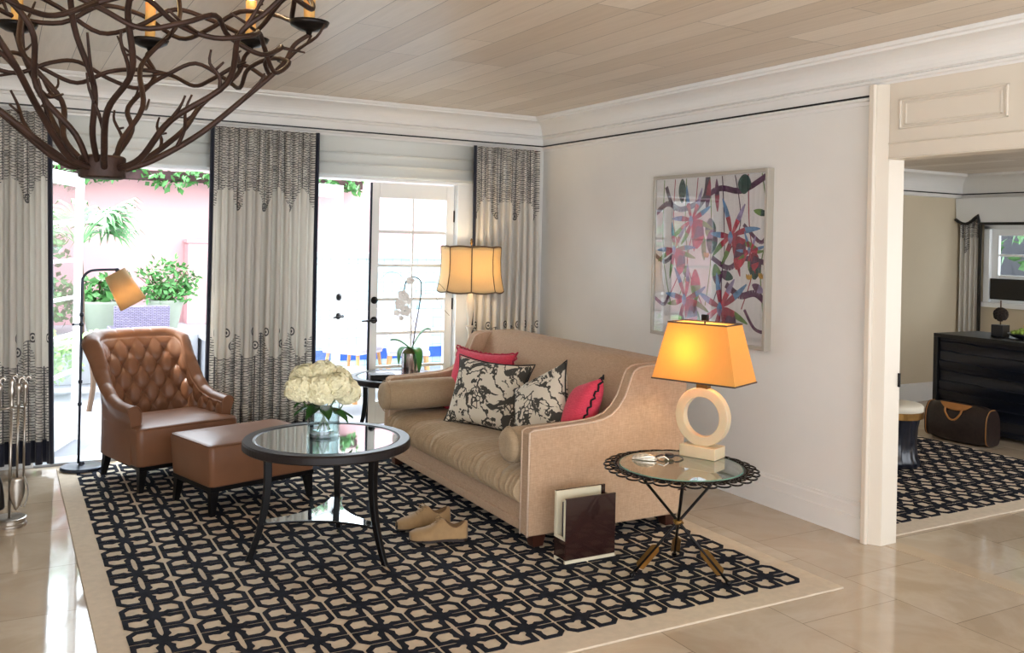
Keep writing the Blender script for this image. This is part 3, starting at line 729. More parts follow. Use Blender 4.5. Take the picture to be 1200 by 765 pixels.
# wrap-around back : path in plan, height profile along it
PLAN=smooth_path([(-.266,.10,0),(-.270,.24,0),(-.266,.40,0),(-.252,.53,0),(-.185,.60,0),(0,.61,0),(.185,.60,0),(.252,.53,0),(.266,.40,0),(.270,.24,0),(.266,.10,0)],10)
LEN=[0]
for a,b in zip(PLAN,PLAN[1:]): LEN.append(LEN[-1]+(b-a).length)
LT=LEN[-1]
def plan(s):
    d=s*LT; i=0
    while i<len(LEN)-2 and LEN[i+1]<d: i+=1
    t=(d-LEN[i])/(LEN[i+1]-LEN[i]); p=PLAN[i].lerp(PLAN[i+1],t); 
    tg=(PLAN[min(i+2,len(PLAN)-1)]-PLAN[max(i-1,0)]).normalized(); return p,Vector((tg.y,-tg.x,0))   # normal pointing inward? fixed below
def height(s):
    return interp([(0,.472),(.12,.478),(.20,.505),(.255,.56),(.285,.63),(.31,.72),(.325,.79),(.345,.825),(.37,.835),(.5,.838),(.63,.835),(.655,.825),(.675,.79),(.69,.72),(.715,.63),(.745,.56),(.80,.505),(.88,.478),(1,.472)],s)
NB=13  # tuft columns across
def lean(z,s):
    k=max(0,(z-.40)/.46); c=max(0,1-((s-.5)/.27)**6) if abs(s-.5)<.27 else 0
    return Vector((0,.12*k**1.15*c,0)), k
def tuft(s,z,h):
    U=(s-.5)*LT/.056; V=(z-.30)/.086
    # diamond lattice of buttons at integer (U,V) with U+V even
    best=9;
    u0=math.floor(U);v0=math.floor(V)
    for a in (u0-1,u0,u0+1,u0+2):
        for b in (v0-1,v0,v0+1,v0+2):
            if (a+b)%2==0:
                d=math.hypot(U-a,(V-b)); best=min(best,d)
    p=(U+V)/2; m=(U-V)/2
    cr=min(abs(p-round(p)),abs(m-round(m)))   # creases along the diagonals
    dep=-.022*math.exp(-(best/.34)**2)-.016*math.exp(-(cr/.09))+.010
    return dep
def shell(s,v):
    """v 0..1 : inner face up (0-.55), over the roll (.55-.75), outer face down (.75-1)"""
    p,nrm=plan(s); cen=Vector((0,.30,0)); inw=Vector((nrm.x,nrm.y,0))
    if inw.dot(cen-p)<0: inw=-inw
    out=-inw; H=height(s); bk=max(0,min(1,(H-.50)/.36)); th=.078
    if v<.62:
        t=v/.62; z=lerp(.33,H-.022,t); off,k=lean(z,s)
        ed=min(1,t*6)*min(1,(1-t)*5); e2=min(1,s*40,(1-s)*40)
        flare=.060*bk*max(0,(z-.55)/.28)**2
        q=p+off+inw*(.012+tuft(s,z,H)*ed*e2)+out*flare
        return (q.x,q.y,z)
    if v<.80:
        t=(v-.62)/.18; a=PI*t; r=.037+.018*bk
        off,k=lean(H-.03,s); flare=.060*bk*max(0,(H-.55)/.28)**2
        ch_=-.008*math.exp(-(abs(((s-.5)*LT/.056)/2-round(((s-.5)*LT/.056)/2))/.05))*bk*sin(a)
        q=p+off+out*(flare+r-.006)-out*(cos(a)*(r+.006*bk))
        return (q.x,q.y,H-.022+(r+ch_)*sin(a))
    t=(v-.80)/.20; r=.037+.018*bk
    off,k=lean(H-.03,s); flare=.060*bk*max(0,(H-.55)/.28)**2
    topq=p+off+out*(flare+2*r-.006)
    z=lerp(H-.022,.150,t)
    off2,k2=lean(z,s); f2=.060*bk*max(0,(z-.55)/.28)**2
    base=p+off2+out*(f2+.048)
    tt=min(1,t*5); q=topq.lerp(base,tt)
    return (q.x,q.y,z)
NU=320
vs=MB().grid(lambda u,v:shell(u,v),NU,130)
# end caps of the arms
for e in (0,1):
    ring=[shell(e,j/129) for j in range(130)]
    b=len(vs.v); n=130
    vs.add(ring,[tuple(range(n)) if e==0 else tuple(range(n-1,-1,-1))])
vs.build('tufted_back',M['leather'],ch,smooth=True,world=False)
bt=MB()
for a in range(-16,17):
    for b in range(0,8):
        if (a+b)%2==0:
            s=.5+a*.056/LT; z=.30+b*.086
            if .10<s<.90 and z<height(s)-.05 and z>.42:
                v=.62*(z-.33)/(height(s)-.022-.33); p=Vector(shell(s,v)); MB().sphere((p.x,p.y,p.z),.008,8,6).build('button',M['leather'],ch,smooth=True,world=False)
for e in (0,1):
    ring=[Vector(shell(e,.30+.5*j/30)) for j in range(31)]
    MB().tube([(p.x,p.y-.002,p.z) for p in ring],.004,5).build('piping',M['leather'],ch,smooth=True,world=False)
# ================================================================ READING LAMP BY THE ARMCHAIR
fl=thing('floor_lamp','slim dark pharmacy floor lamp with tilted parchment shade behind the armchair','floor lamp',(.462,6.325,.014))
bx,by=.462,6.325
MB().lathe([(.125,.014),(.125,.028),(.118,.034),(.02,.040),(.014,.06)],48,(bx-.0,by,0)).build('base',M['lampmetal'],fl,smooth=False,bevel=.002)
P=smooth_path([(bx-.018,by,.05),(bx-.018,by,.7),(bx-.018,by,1.15),(bx-.012,by,1.215),(bx+.02,by-.005,1.252),(bx+.07,by-.01,1.262),(bx+.18,by-.02,1.266)],6)
MB().tube(P,.0085,10).build('pole',M['lampmetal'],fl,smooth=True)
for z in (.42,.56,.92,.98):
    q=MB().lathe([(.009,-.012),(.013,-.009),(.013,.009),(.009,.012)],12,(bx-.018,by,z))
    if z==.92: q.tube([(bx-.028,by,.92),(bx-.06,by,.92)],.005,6).sphere((bx-.064,by,.92),.009)
    q.build('clamp_collar',M['lampmetal'],fl,smooth=True)
MB().sphere((bx+.18,by-.02,1.262),.014).lathe([(.010,0),(.010,.05),(.016,.06)],12,(bx+.183,by-.02,1.20)).build('swivel_joint',M['lampmetal'],fl,smooth=True)
ax=Vector((.115,-.02,-.205)).normalized(); top=Vector((bx+.165,by-.02,1.245))
rot=Vector((0,0,-1)).rotation_difference(ax).to_matrix()
def cone(mb,r0,r1,L,n=48):
    vs=[];fs=[]
    for r,d in ((r0,0),(r1,L)):
        for k in range(n):
            a=2*PI*k/n; v=rot@Vector((r*cos(a),r*sin(a),-d))+top; vs.append(v)
    for k in range(n): fs.append((k,(k+1)%n,n+(k+1)%n,n+k))
    return mb.add(vs,fs)
M['parch']=shade_mat('parchment_shade',(206,178,136),.30,(255,226,170))
cone(MB(),.066,.086,.232).build('lamp_shade',M['parch'],fl,smooth=True,solid=.002)
bp1=top+ax*.14
MB().sphere(bp1,.022).build('light_bulb',M['bulb'],fl,smooth=True)
def plight(name,loc,w,c=(1,.80,.56),r=.03,parent=None):
    l=bpy.data.lights.new(name,'POINT'); l.energy=w; l.color=c; l.shadow_soft_size=r
    o=bpy.data.objects.new(name,l); COL.objects.link(o); o.location=loc; return o
plight('reading_lamp_light',bp1+ax*.035,.8)
# ================================================================ TALL LAMP BEHIND THE SOFA
fx,fy=3.10,6.2
f2=thing('floor_lamp','tall ivory floor lamp with panelled bell shade behind the sofa','floor lamp',(fx,fy,0))
MB().lathe([(.13,0),(.13,.02),(.09,.035),(.03,.05),(.018,.09),(.022,.12),(.014,.16),(.014,.55),(.02,.60),(.013,.64),(.013,.80),(.030,.845),(.034,.853),(.012,.858),(.015,.875),(.026,.97),(.030,1.04),(.020,1.10),(.012,1.13),(.012,1.16)],28,(fx,fy,0)).build('pole',M['ivory'],f2,smooth=True)
M['belshade']=shade_mat('cream_silk_shade',(226,206,164),.38,(255,224,164))
n=8
def bell(u,v):
    a=2*PI*u; k=(u*n)%1; r0=interp([(0,.252),(.15,.240),(.4,.226),(.7,.222),(1,.226)],v)
    r=r0*(1-.045*sin(PI*k)) ; z=lerp(1.118,1.448,v)-.010*sin(PI*k)*(1-v)+.006*sin(PI*k)*v
    return (fx+r*cos(a+.35),fy+r*sin(a+.35),z)
MB().grid(bell,n*8,12,closeu=True).build('lamp_shade',M['belshade'],f2,smooth=True,solid=.002)
q=MB()
for i in range(n):
    q.tube([bell(i/n,v/10) for v in range(11)],.0045,5)
q.tube([bell(i/64,0) for i in range(64)],.0055,5,closed=True).tube([bell(i/64,1) for i in range(64)],.0055,5,closed=True)
q.build('shade_piping',pm('taupe_braid',(104,84,62),.8),f2,smooth=True)
MB().tube([(fx,fy,1.44),(fx,fy,1.47)],.004,6).lathe([(.004,1.465),(.012,1.478),(.006,1.488),(.010,1.498),(.003,1.515)],12,(fx,fy,0)).tube([(fx-.22,fy,1.44),(fx+.22,fy,1.44)],.003,5).tube([(fx,fy,1.14),(fx,fy,1.44)],.004,5).build('finial',M['brass'],f2,smooth=True)
MB().sphere((fx,fy,1.28),.03).build('light_bulb',M['bulb'],f2,smooth=True)
plight('tall_lamp_light',(fx,fy-.04,1.29),2.3)
# ================================================================ LACE-EDGED TABLE ON CROSSED ARROWS
tx,ty,tz=2.715,3.255,.50
tt=thing('tripod_table','glass-topped iron table on crossed arrow legs near the sofa','side table',(tx,ty,.014))
MB().lathe([(.277,tz-.010),(.277,tz-.002),(.274,tz)],72,(tx,ty,0)).build('glass_top',thin_glass('table_glass',(222,236,230),1.8),tt)
q=MB().lathe([(.277,tz-.010),(.2785,tz-.009),(.2785,tz-.001),(.277,tz)],72,(tx,ty,0),cap=False); q.build('glass_edge',M['greenglass'],tt)
q=MB(); 
q.tube([(tx+.284*cos(2*PI*k/90),ty+.284*sin(2*PI*k/90),tz-.008) for k in range(90)],.006,6,closed=True)
q.tube([(tx+.262*cos(2*PI*k/90),ty+.262*sin(2*PI*k/90),tz-.016) for k in range(90)],.005,6,closed=True)
for k in range(96):
    a=2*PI*k/96; q.sphere((tx+.294*cos(a),ty+.294*sin(a),tz-.006),.0062,6,4)
NL=30
for k in range(NL):
    a=2*PI*k/NL; d=Vector((cos(a),sin(a),0)); p=Vector((-sin(a),cos(a),0)); c=Vector((tx,ty,tz-.007))+d*.322
    q.tube([c+d*(.026*cos(b))+p*(.034*sin(b))+Vector((0,0,-.006*(1+cos(b))/2)) for b in [2*PI*j/16 for j in range(16)]],.0042,5,closed=True)
    c2=Vector((tx,ty,tz-.007))+d*.310
    q.tube([c2+d*(.013*cos(b))+p*(.017*sin(b)) for b in [2*PI*j/12 for j in range(12)]],.0034,5,closed=True)
q.build('lace_edge',M['darkmetal'],tt,smooth=True)
hub=Vector((tx-.012,ty-.006,.245))
feet=[Vector((2.472,3.296,.016)),Vector((2.812,3.02,.016)),Vector((2.831,3.428,.016))]
for ft in feet:
    tp=hub+(hub-ft)*(tz-.014-hub.z)/(hub.z-ft.z); d=(ft-tp).normalized()
    tp=hub+(tp-hub)*.93 if False else tp
    lg=MB().tube([tp,ft],.0068,8).lathe([(.0,0),(.014,.012),(.009,.02),(.004,.045)],8,tuple(ft),mat=Vector((0,0,1)).rotation_difference(-d).to_matrix()).build('leg',M['darkmetal'],tt,smooth=True)
    # fletching: three vanes near the foot, arrow point near the top
    side=d.cross(Vector((0,0,1))).normalized(); up=d.cross(side)
    fm=MB(); c=ft-d*.055
    for j in range(3):
        b=2*PI*j/3+.4; o=side*cos(b)+up*sin(b); nn=d.cross(o)*.0016
        A=c-d*.135+o*.004; B=c-d*.115+o*.024; Cc=c-d*.01+o*.024; D=c+o*.004
        fm.hull8([A-nn,B-nn,Cc-nn,D-nn],[A+nn,B+nn,Cc+nn,D+nn])
    fm.build('fletching',M['brass'],lg)
    am=MB(); c=tp+d*.03; nn=d.cross(side)*.003
    am.hull8([c-nn,c+side*.018+d*.035-nn,c+d*.028-nn,c-side*.018+d*.035-nn],[c+nn,c+side*.018+d*.035+nn,c+d*.028+nn,c-side*.018+d*.035+nn])
    am.build('arrowhead',M['legwood'],lg)
MB().sphere(hub,(.020,.020,.014),14,8).tube([hub+Vector((.02*cos(b),.02*sin(b),.006*sin(3*b))) for b in [2*PI*j/20 for j in range(20)]],.005,6,closed=True).build('centre_knot',M['brass'],tt,smooth=True)
# ---- table lamp
la=thing('table_lamp','alabaster ring lamp with golden rectangular shade on the glass table','table lamp',(2.918,3.345,tz+.0005),R(-67.5))
# local x = wide direction
MB().box(-.092,.092,-.055,.055,0,.055).build('base',M['alabaster'],la,world=False,bevel=.003)
rg=MB(); N=56; ro,ri,tk=.138,.093,.021; rc=.189
sec=[(ro,-tk),(ro,tk),(ri,tk),(ri,-tk)]
vs_=[];fs_=[]
for k in range(N):
    a=2*PI*k/N
    for r,y in sec: vs_.append((r*cos(a)*(.98),y,rc+r*sin(a)))
for k in range(N):
    for j in range(4): fs_.append((k*4+j,k*4+(j+1)%4,((k+1)%N)*4+(j+1)%4,((k+1)%N)*4+j))
rg.add(vs_,fs_).build('ring_body',M['alabaster'],la,world=False,bevel=.004)
MB().box(-.028,.028,-.020,.020,.322,.352).tube([(0,0,.35),(0,0,.655)],.004,6).build('neck',M['brass'],la,world=False)
M['goldshade']=shade_mat('golden_silk_shade',(232,188,104),.42,(255,206,124))
zb_,zt_=.362,.632; A=(.212,.118); B=(.150,.082)
def rect(hw,hd,z,r=.004): return [(-hw,-hd,z),(hw,-hd,z),(hw,hd,z),(-hw,hd,z)]
q=MB(); vv=rect(A[0],A[1],zb_)+rect(B[0],B[1],zt_)
q.add(vv,[(0,1,5,4),(1,2,6,5),(2,3,7,6),(3,0,4,7)]).build('lamp_shade',M['goldshade'],la,world=False,solid=.002)
M['braid']=pm('dark_braid',(70,58,50),.8)
MB().tube(rect(A[0]+.001,A[1]+.001,zb_),.004,6,closed=True).build('lower_braid',M['braid'],la,world=False)
MB().tube(rect(B[0]+.001,B[1]+.001,zt_),.004,6,closed=True).build('upper_braid',M['braid'],la,world=False)
MB().tube([(-B[0],0,zt_-.006),(B[0],0,zt_-.006)],.002,5).build('shade_wire',M['brass'],la,world=False)
MB().box(-.016,.016,-.010,.010,.642,.672).tube([(0,0,.63),(0,0,.645)],.005,6).build('finial',M['darkmetal'],la,world=False,bevel=.002)
MB().sphere((0,0,.49),.028).build('light_bulb',M['bulb'],la,world=False,smooth=True)
lp=ROOTM[la.name]@Vector((-.05,0,.50)); plight('table_lamp_light',lp,1.9)
# ---- small things on the glass
sh=thing('seashell','silvery ridged shell ornament at the left of the glass table','shell',(2.62,3.40,tz+.001))
q=MB()
def shl(u,v):
    a=PI*u; r=.050*sin(PI*min(1,v*1.0))**.8*(1+.06*sin(u*PI*14)); L=(v-.5)*.12
    return (2.62+L*.75-.5*r*cos(a)*.6,3.40-L*.5+r*cos(a)*.75,tz+.003+r*sin(a)*.55)
q.grid(shl,40,14).build('shell_body',M['silver'],sh,smooth=True,solid=.002)
MB().tube(smooth_path([(2.665,3.36,tz+.012),(2.69,3.345,tz+.02),(2.71,3.335,tz+.005)]),[.004]*13,6).build('hinge_tail',M['silver'],sh,smooth=True)
wt=thing('wristwatch','black wristwatch lying beside the alabaster lamp base','watch',(2.745,3.375,tz+.001))
MB().lathe([(.021,tz+.006),(.023,tz+.010),(.021,tz+.020),(.017,tz+.022)],24,(2.745,3.375,0)).build('watch_case',M['watch'],wt,smooth=True)
MB().lathe([(.0165,tz+.0222),(.016,tz+.0228)],24,(2.745,3.375,0)).build('watch_face',M['lampmetal'],wt)
for s in (-1,1):
    d=Vector((.86,-.5,0))*s; P=[Vector((2.745,3.375,tz+.012))+d*(.018+.012*k)+Vector((0,0,.006*sin(k*.9)-.0015*k)) for k in range(5)]
    q=MB(); pn=Vector((.5,.86,0))*.010; vs_=[];fs_=[]
    for p in P:
        for e in (-1,1):
            for h_ in (-.0015,.0015): vs_.append(p+pn*e+Vector((0,0,h_)))
    for i in range(4):
        o=i*4; fs_+=[(o,o+4,o+6,o+2),(o+1,o+3,o+7,o+5),(o,o+1,o+5,o+4),(o+2,o+6,o+7,o+3)]
    fs_+=[(0,2,3,1),(16,17,19,18)]
    q.add(vs_,fs_).build('strap',M['watch'],wt)
# ================================================================ FLOWERS AND VASE ON THE COFFEE TABLE
vx,vy,vz=1.364,4.272,.5505
vs0=thing('glass_vase','clear cylindrical glass vase of water on the coffee table','vase',(vx,vy,vz))
r=.078; h=.165
MB().lathe([(r-.002,vz),(r,vz+.004),(r,vz+h),(r-.004,vz+h),(r-.005,vz+.014),(.0,vz+.012)],48,(vx,vy,0),cap=False).build('vase_wall',M['glass'],vs0,smooth=False)
MB().lathe([(r-.002,vz+.0005),(r-.002,vz+.010)],48,(vx,vy,0)).build('vase_base',M['greenglass'] if False else M['glass'],vs0)
MB().lathe([(r-.0065,vz+.0125),(r-.0065,vz+.115)],48,(vx,vy,0)).build('water',thin_glass('water_surface',(236,242,242),1.2),vs0)
def head_mesh(seed,rr):
    rn=random.Random(seed); q=MB()
    N=130
    for i in range(N):
        z=1-2*(i+.5)/N; 
        if z<-.55: continue
        a=i*2.39996; s=math.sqrt(1-z*z); d=Vector((s*cos(a),s*sin(a),z)); 
        c=d*rr*(1+rn.uniform(-.08,.07)); d=(d+Vector((rn.uniform(-.3,.3),rn.uniform(-.3,.3),rn.uniform(-.3,.3)))).normalized()
        x=d.orthogonal().normalized(); y=d.cross(x); b0=rn.uniform(0,1.5)
        for k in range(4):
            b=b0+k*PI/2; e=x*cos(b)+y*sin(b); g=x*-sin(b)+y*cos(b); L=rr*.27; Wd=rr*.13
            q.add([c,c+e*L*.55+g*Wd+d*L*.18,c+e*L+d*L*.05,c+e*L*.55-g*Wd+d*L*.18],[(0,1,2,3)])
    q.sphere((0,0,0),rr*.90,12,8)
    return q
heads=[(1.235,4.195,.815,.070,'hydrangea head at the far left of the bouquet'),(1.30,4.30,.855,.074,'hydrangea head at the back left of the bouquet'),(1.345,4.165,.805,.078,'hydrangea head low at the front of the bouquet'),(1.385,4.27,.872,.076,'topmost hydrangea head of the bouquet'),(1.475,4.27,.835,.076,'hydrangea head at the back right of the bouquet'),(1.50,4.19,.785,.070,'hydrangea head at the far right of the bouquet'),(1.43,4.15,.825,.072,'hydrangea head at the front right of the bouquet')]
for i,(x,y,z,rr,lb) in enumerate(heads):
    x=1.345+(x-1.37)*.86; y=4.245+(y-4.22)*.86; z=.80+(z-.835)*.92; rr*=.92
    t=thing('hydrangea','creamy '+lb,'flower',(x,y,z),group='hydrangeas in the glass vase')
    o=head_mesh(i,rr).build('flower_head',M['petal'],t,world=False,solid=0)
    bx_=vx+(vx-x)*.28; by_=vy+(vy-y)*.28
    k=.45
    MB().tube(smooth_path([(x,y,z-.03),(lerp(x,vx,k),lerp(y,vy,k),z-.10),(vx+(x-vx)*.25,vy+(y-vy)*.25,vz+.14),(bx_,by_,vz+.02)]),.0035,6).build('stem',M['stem'],t,smooth=True)
    if i in (0,1,2,5):
        q=MB(); d=Vector((x-vx,y-vy,0)).normalized(); p=Vector((-d.y,d.x,0)); 
        for s in (-.6,.5):
            c0=Vector((vx,vy,z-.085))+d*.03; dd=(d+p*s).normalized(); g=Vector((-dd.y,dd.x,0))
            def lf(u,v): 
                w_=.034*sin(PI*u)**.7*(1-.25*u); return c0+dd*(.115*u)+g*((v-.5)*2*w_)+Vector((0,0,-.05*u*u+.012*abs(v-.5)*2))
            q.grid(lf,9,5)
        q.build('leaf',M['leaf'],t,smooth=True)
# ================================================================ ORCHID + BOX ON FAR TABLE
ox_,oy_,oz_=2.605,6.15,.5205
op=thing('orchid_pot','mirrored glass cylinder pot holding the orchid','pot',(ox_,oy_,oz_))
t_=NT('mercury_glass'); t_.p.inputs['Metallic'].default_value=.9; t_.p.inputs['Roughness'].default_value=.12; t_.link(t_.ramp(t_.noise(4,4,t_.coord('Object',(6,6,1))),[(.35,rgb((120,106,110))),(.5,rgb((210,205,208))),(.65,rgb((90,78,84)))]),t_.p.inputs['Base Color'])
MB().lathe([(.066,oz_),(.068,oz_+.003),(.068,oz_+.155),(.064,oz_+.155),(.064,oz_+.02)],40,(ox_,oy_,0)).build('pot_body',t_.m,op,smooth=False)
orc=thing('orchid','white moth orchid arching over the dark round side table','orchid',(ox_,oy_,oz_+.12))
MB().sphere((ox_,oy_,oz_+.155),(.060,.060,.035),20,10).build('moss',M['moss'],orc,smooth=True)
def oleaf(az,L,drop,up,wd=.03):
    d=Vector((cos(az),sin(az),0)); g=Vector((-d.y,d.x,0)); c0=Vector((ox_,oy_,oz_+.175))
    def lf(u,v):
        w_=wd*sin(PI*min(1,u*.93+.07))**.6; return c0+d*(L*sin(min(u*1.2,1)*PI/2) if drop else L*u)+g*((v-.5)*2*w_)+Vector((0,0,up*sin(PI*u*.6)-drop*u*u+.01*abs(v-.5)*2))
    return MB().grid(lf,12,5)
for az,L,dr,up,wd in ((R(-20),.14,.0,.15,.030),(R(-75),.10,.22,.06,.036),(R(195),.11,.17,.06,.028),(R(160),.15,.0,.07,.020),(R(-50),.06,.20,.05,.036)):
    oleaf(az,L,dr,up,wd).build('leaf',M['orchleaf'],orc,smooth=True,solid=.003)
stemP=smooth_path([(ox_+.01,oy_,oz_+.17),(ox_+.03,oy_,.85),(ox_+.055,oy_,1.00),(ox_+.07,oy_,1.13),(ox_+.06,oy_,1.20),(ox_+.0,oy_,1.225),(ox_-.05,oy_,1.19),(ox_-.065,oy_,1.12)],6)
MB().tube(stemP,.0042,6).build('flower_stem',pm('dark_stem',(40,38,36),.6),orc,smooth=True)
q=MB()
for P in (((ox_+.02,oy_,.70),(ox_+.0,oy_,.85),(ox_+.035,oy_,.95),(ox_+.045,oy_,1.02)),((ox_-.05,oy_,1.19),(ox_-.12,oy_-.02,1.25),(ox_-.2,oy_-.03,1.26),(ox_-.27,oy_-.03,1.20)),((ox_+.07,oy_,1.10),(ox_+.16,oy_,1.10),(ox_+.24,oy_,1.0),(ox_+.30,oy_,.94)),((ox_+.06,oy_,1.18),(ox_+.2,oy_,1.18),(ox_+.28,oy_,1.10)),((ox_+.03,oy_,.88),(ox_-.03,oy_,.98),(ox_-.02,oy_,1.06),(ox_-.09,oy_,1.15)),((ox_-.02,oy_,1.03),(ox_+.03,oy_,1.12),(ox_-.01,oy_,1.2))):
    q.tube(smooth_path(P),.0016,5)
q.build('twigs',M['twig'],orc,smooth=True)
def blossom(c,s,nrm):
    c=Vector(c); nrm=Vector(nrm).normalized(); x=nrm.orthogonal().normalized(); y=nrm.cross(x); q=MB()
    for k,(L,w_) in enumerate(((1,.55),(1,.38),(.95,.5),(.95,.38),(1,.55))):
        a=k*2*PI/5; e=x*cos(a)+y*sin(a); g=nrm.cross(e)
        q.grid(lambda u,v:c+e*(s*L*u)+g*((v-.5)*2*s*w_*sin(PI*min(1,u*.8+.2))**.8)+nrm*(.2*s*sin(u*2)),6,5)
    q.sphere(c+nrm*s*.15,s*.16,8,6); return q
for c,s in (((ox_-.075,oy_-.01,1.095),.045),((ox_-.045,oy_-.02,1.06),.04),((ox_-.10,oy_-.015,1.03),.045),((ox_-.06,oy_-.03,.985),.048),((ox_-.115,oy_,.97),.03),((ox_-.02,oy_-.01,1.20),.035),((ox_-.085,oy_-.01,.93),.022)):
    blossom(c,s,(-.3+random.uniform(-.3,.3),-1,-.1)).build('blossom',M['orchid'],orc,smooth=True)
bxx=thing('black_box','flat black box lying on the far round side table','box',(2.335,6.03,.5205),R(-12))
MB().box(-.085,.085,-.06,.06,0,.022).build('box_base',M['watch'],bxx,world=False,bevel=.003)
MB().box(-.087,.087,-.062,.062,.0225,.034).build('box_lid',M['black'],bxx,world=False,bevel=.003)
# ================================================================ SHOES
def shoe(c,ang,label,L=.285,mirror=1):
    t=thing('brogue_shoe',label,'shoe',(c[0],c[1],.0145),ang,'pair of tan brogues')
    # local: toe at -x (x from -L/2 toe to +L/2 heel)
    T=[(0,.018,.030,.0),(.04,.034,.036,0),(.12,.046,.044,.0),(.25,.052,.050,.0),(.36,.050,.062,0),(.46,.044,.082,0),(.56,.038,.094,0),(.66,.035,.080,0),(.78,.036,.074,0),(.9,.036,.078,0),(.97,.030,.080,0),(1,.018,.078,0)]
    def sec(s):
        hw=interp([(a,b) for a,b,_,_ in T],s); hh=interp([(a,b) for a,_,b,_ in T],s); return hw,hh
    def up(u,v):
        s=v; hw,hh=sec(s); a=PI*u; 
        op_=max(0,min(1,(s-.54)/.05))*max(0,min(1,(1.02-s)/.03))
        y=hw*cos(a)*(1+.06*sin(a)); z=.014+hh*(sin(a)**(.75))
        yc=.006*mirror*sin(PI*s)
        return ((s-.5)*L,y+yc,z)
    gm=MB().grid(up,61,80); keepf=[]
    for f in gm.f:
        j=f[0]//61; i=f[0]%61; v_=j/79; cu=abs(cos(PI*(i+.5)/60)); ov=((v_-.775)/.175)**2
        if ov+(cu/.74)**2<1: continue
        keepf.append(f)
    gm.f=keepf; gm.mi=[0]*len(keepf)
    gm.build('upper',M['suede'],t,smooth=True,world=False,solid=.003)
    hole=[]
    for k in range(40):
        b_=2*PI*k/40; v_=.775+.172*cos(b_); cu=.72*sin(b_); uu=math.acos(max(-1,min(1,cu)))/PI; hole.append(up(uu,v_))
    MB().tube(hole,.0024,6,closed=True).build('collar',pm('collar_brown',(116,84,54),.7),t,smooth=True,world=False)
    MB().grid(lambda u,v:((lerp(.60,.975,v)-.5)*L,(sec(lerp(.60,.975,v))[0]*.70)*(u*2-1)+.006*mirror*sin(PI*lerp(.6,.97,v)),.030),7,12).build('lining',M['lining'],t,smooth=True,world=False,solid=.002)
    out=[];
    for k in range(60):
        a=2*PI*k/60; s=.5-.5*cos(a) ; hw,_=sec(s); out.append(((s-.5)*L*1.03,(hw+.005)*(1 if a<PI else -1)*max(.12,abs(sin(a))**.35)+.006*mirror*sin(PI*s)))
    MB().prism(out,.006,.016).build('sole',M['sole'],t,world=False)
    hl=[p for p in out if p[0]>L*.22]
    hl=[(x,y) for x,y in hl]; 
    MB().prism([(L*.22,-.036),(L*.44,-.036),(L*.505,-.018),(L*.505,.022),(L*.44,.040),(L*.22,.040)],.0,.0125).build('heel',M['sole'],t,world=False)
    q=MB()
    for k in range(4):
        s=.37+k*.055; hw,hh=sec(s); z=.016+hh
        q.tube([((s-.5)*L,-.016,z-.004),((s-.5)*L-.004,0,z+.002),((s-.5)*L,.018,z-.004)],.0022,5)
    s=.55; z=.014+sec(s)[1]
    for e in (-1,1):
        q.tube(smooth_path([((s-.5)*L,0,z+.002),((s-.5)*L-.015,e*.02,z+.012),((s-.5)*L-.03,e*.032,z-.01),((s-.5)*L-.01,e*.012,z+.0)]),.002,5)
    q.build('laces',pm('tan_lace',(150,122,86),.8),t,smooth=True,world=False)
    q=MB()
    for s0 in (.17,.33):
        q.tube([up(.12+.76*k/16,s0+.05*sin(PI*k/16)) for k in range(17)],.0016,4)
    q.build('brogue_seam',pm('seam_brown',(120,92,60),.8),t,world=False)
shoe((1.925,4.335),R(-4),'tan lace-up brogue shoe on the rug, farther from the camera',mirror=1)
shoe((1.912,4.118),R(-20),'tan lace-up brogue shoe on the rug, nearer the camera',mirror=-1)
# ================================================================ ARTWORK
art=thing('framed_print','framed botanical print of blue and crimson orchids on the white wall','framed picture',(XR,4.47,1.42))
y0,y1,z0,z1=3.915,4.985,.895,1.958; xf=XR-.052; fw_=.022
t_=MB(); t_.box(xf,XR-.001,y0,y0+fw_,z0,z1).box(xf,XR-.001,y1-fw_,y1,z0,z1).box(xf,XR-.001,y0+fw_,y1-fw_,z0,z0+fw_).box(xf,XR-.001,y0+fw_,y1-fw_,z1-fw_,z1)
t_.build('picture_frame',pm('pale_silver_frame',(180,174,162),.35,.2),art,bevel=.002)
MB().box(xf+.016,XR-.01,y0+fw_,y1-fw_,z0+fw_,z1-fw_).build('paper_backing',pm('print_paper',(232,230,230),.6),art)
cols={'blue':(96,140,186),'crim':(158,44,70),'green':(104,138,70),'plum':(92,48,84),'teal':(38,74,70),'lil':(150,136,176),'red':(190,64,84),'ochre':(196,150,60),'stem':(74,52,72)}
mats=[];idx={}
for k,c in cols.items():
    idx[k]=len(mats); mats.append(pm('ink_'+k,c,.6,var=.35,vscale=26))
rn=random.Random(11); q=MB(); lay=[0]
def toY(px): return y1-fw_-(px)*(y1-y0-2*fw_)      # px 0..1 from left
def toZ(py): return z1-fw_-(py)*(z1-z0-2*fw_)
def xx(): lay[0]+=1; return xf+.0155-.00001*lay[0]
def petal(px,py,ang,L,w,c,c2=None,curve=0):
    L*=1.0; n=10; x=xx(); pts=[]
    for s in (1,-1):
        rngk=range(n+1) if s==1 else range(n,-1,-1)
        for k in rngk:
            t=k/n; hw=w*sin(PI*(t*.92+.04))**.8*s; a=ang+curve*t
            X=px+cos(a)*L*t-sin(a)*hw; Y=py-sin(a)*L*t-cos(a)*hw
            pts.append((X,Y))
    def keep(p): return (x,toY(min(.995,max(.005,p[0]))),toZ(min(.995,max(.005,p[1]))))
    half=n//2
    for k in range(n):
        A,B=pts[k],pts[k+1]; C,D=pts[2*n+1-k-1],pts[2*n+1-k]
        col=idx[c] if (c2 is None or k<half) else idx[c2]
        q.add([keep(A),keep(B),keep(C),keep(D)],[(0,1,2,3)],col)
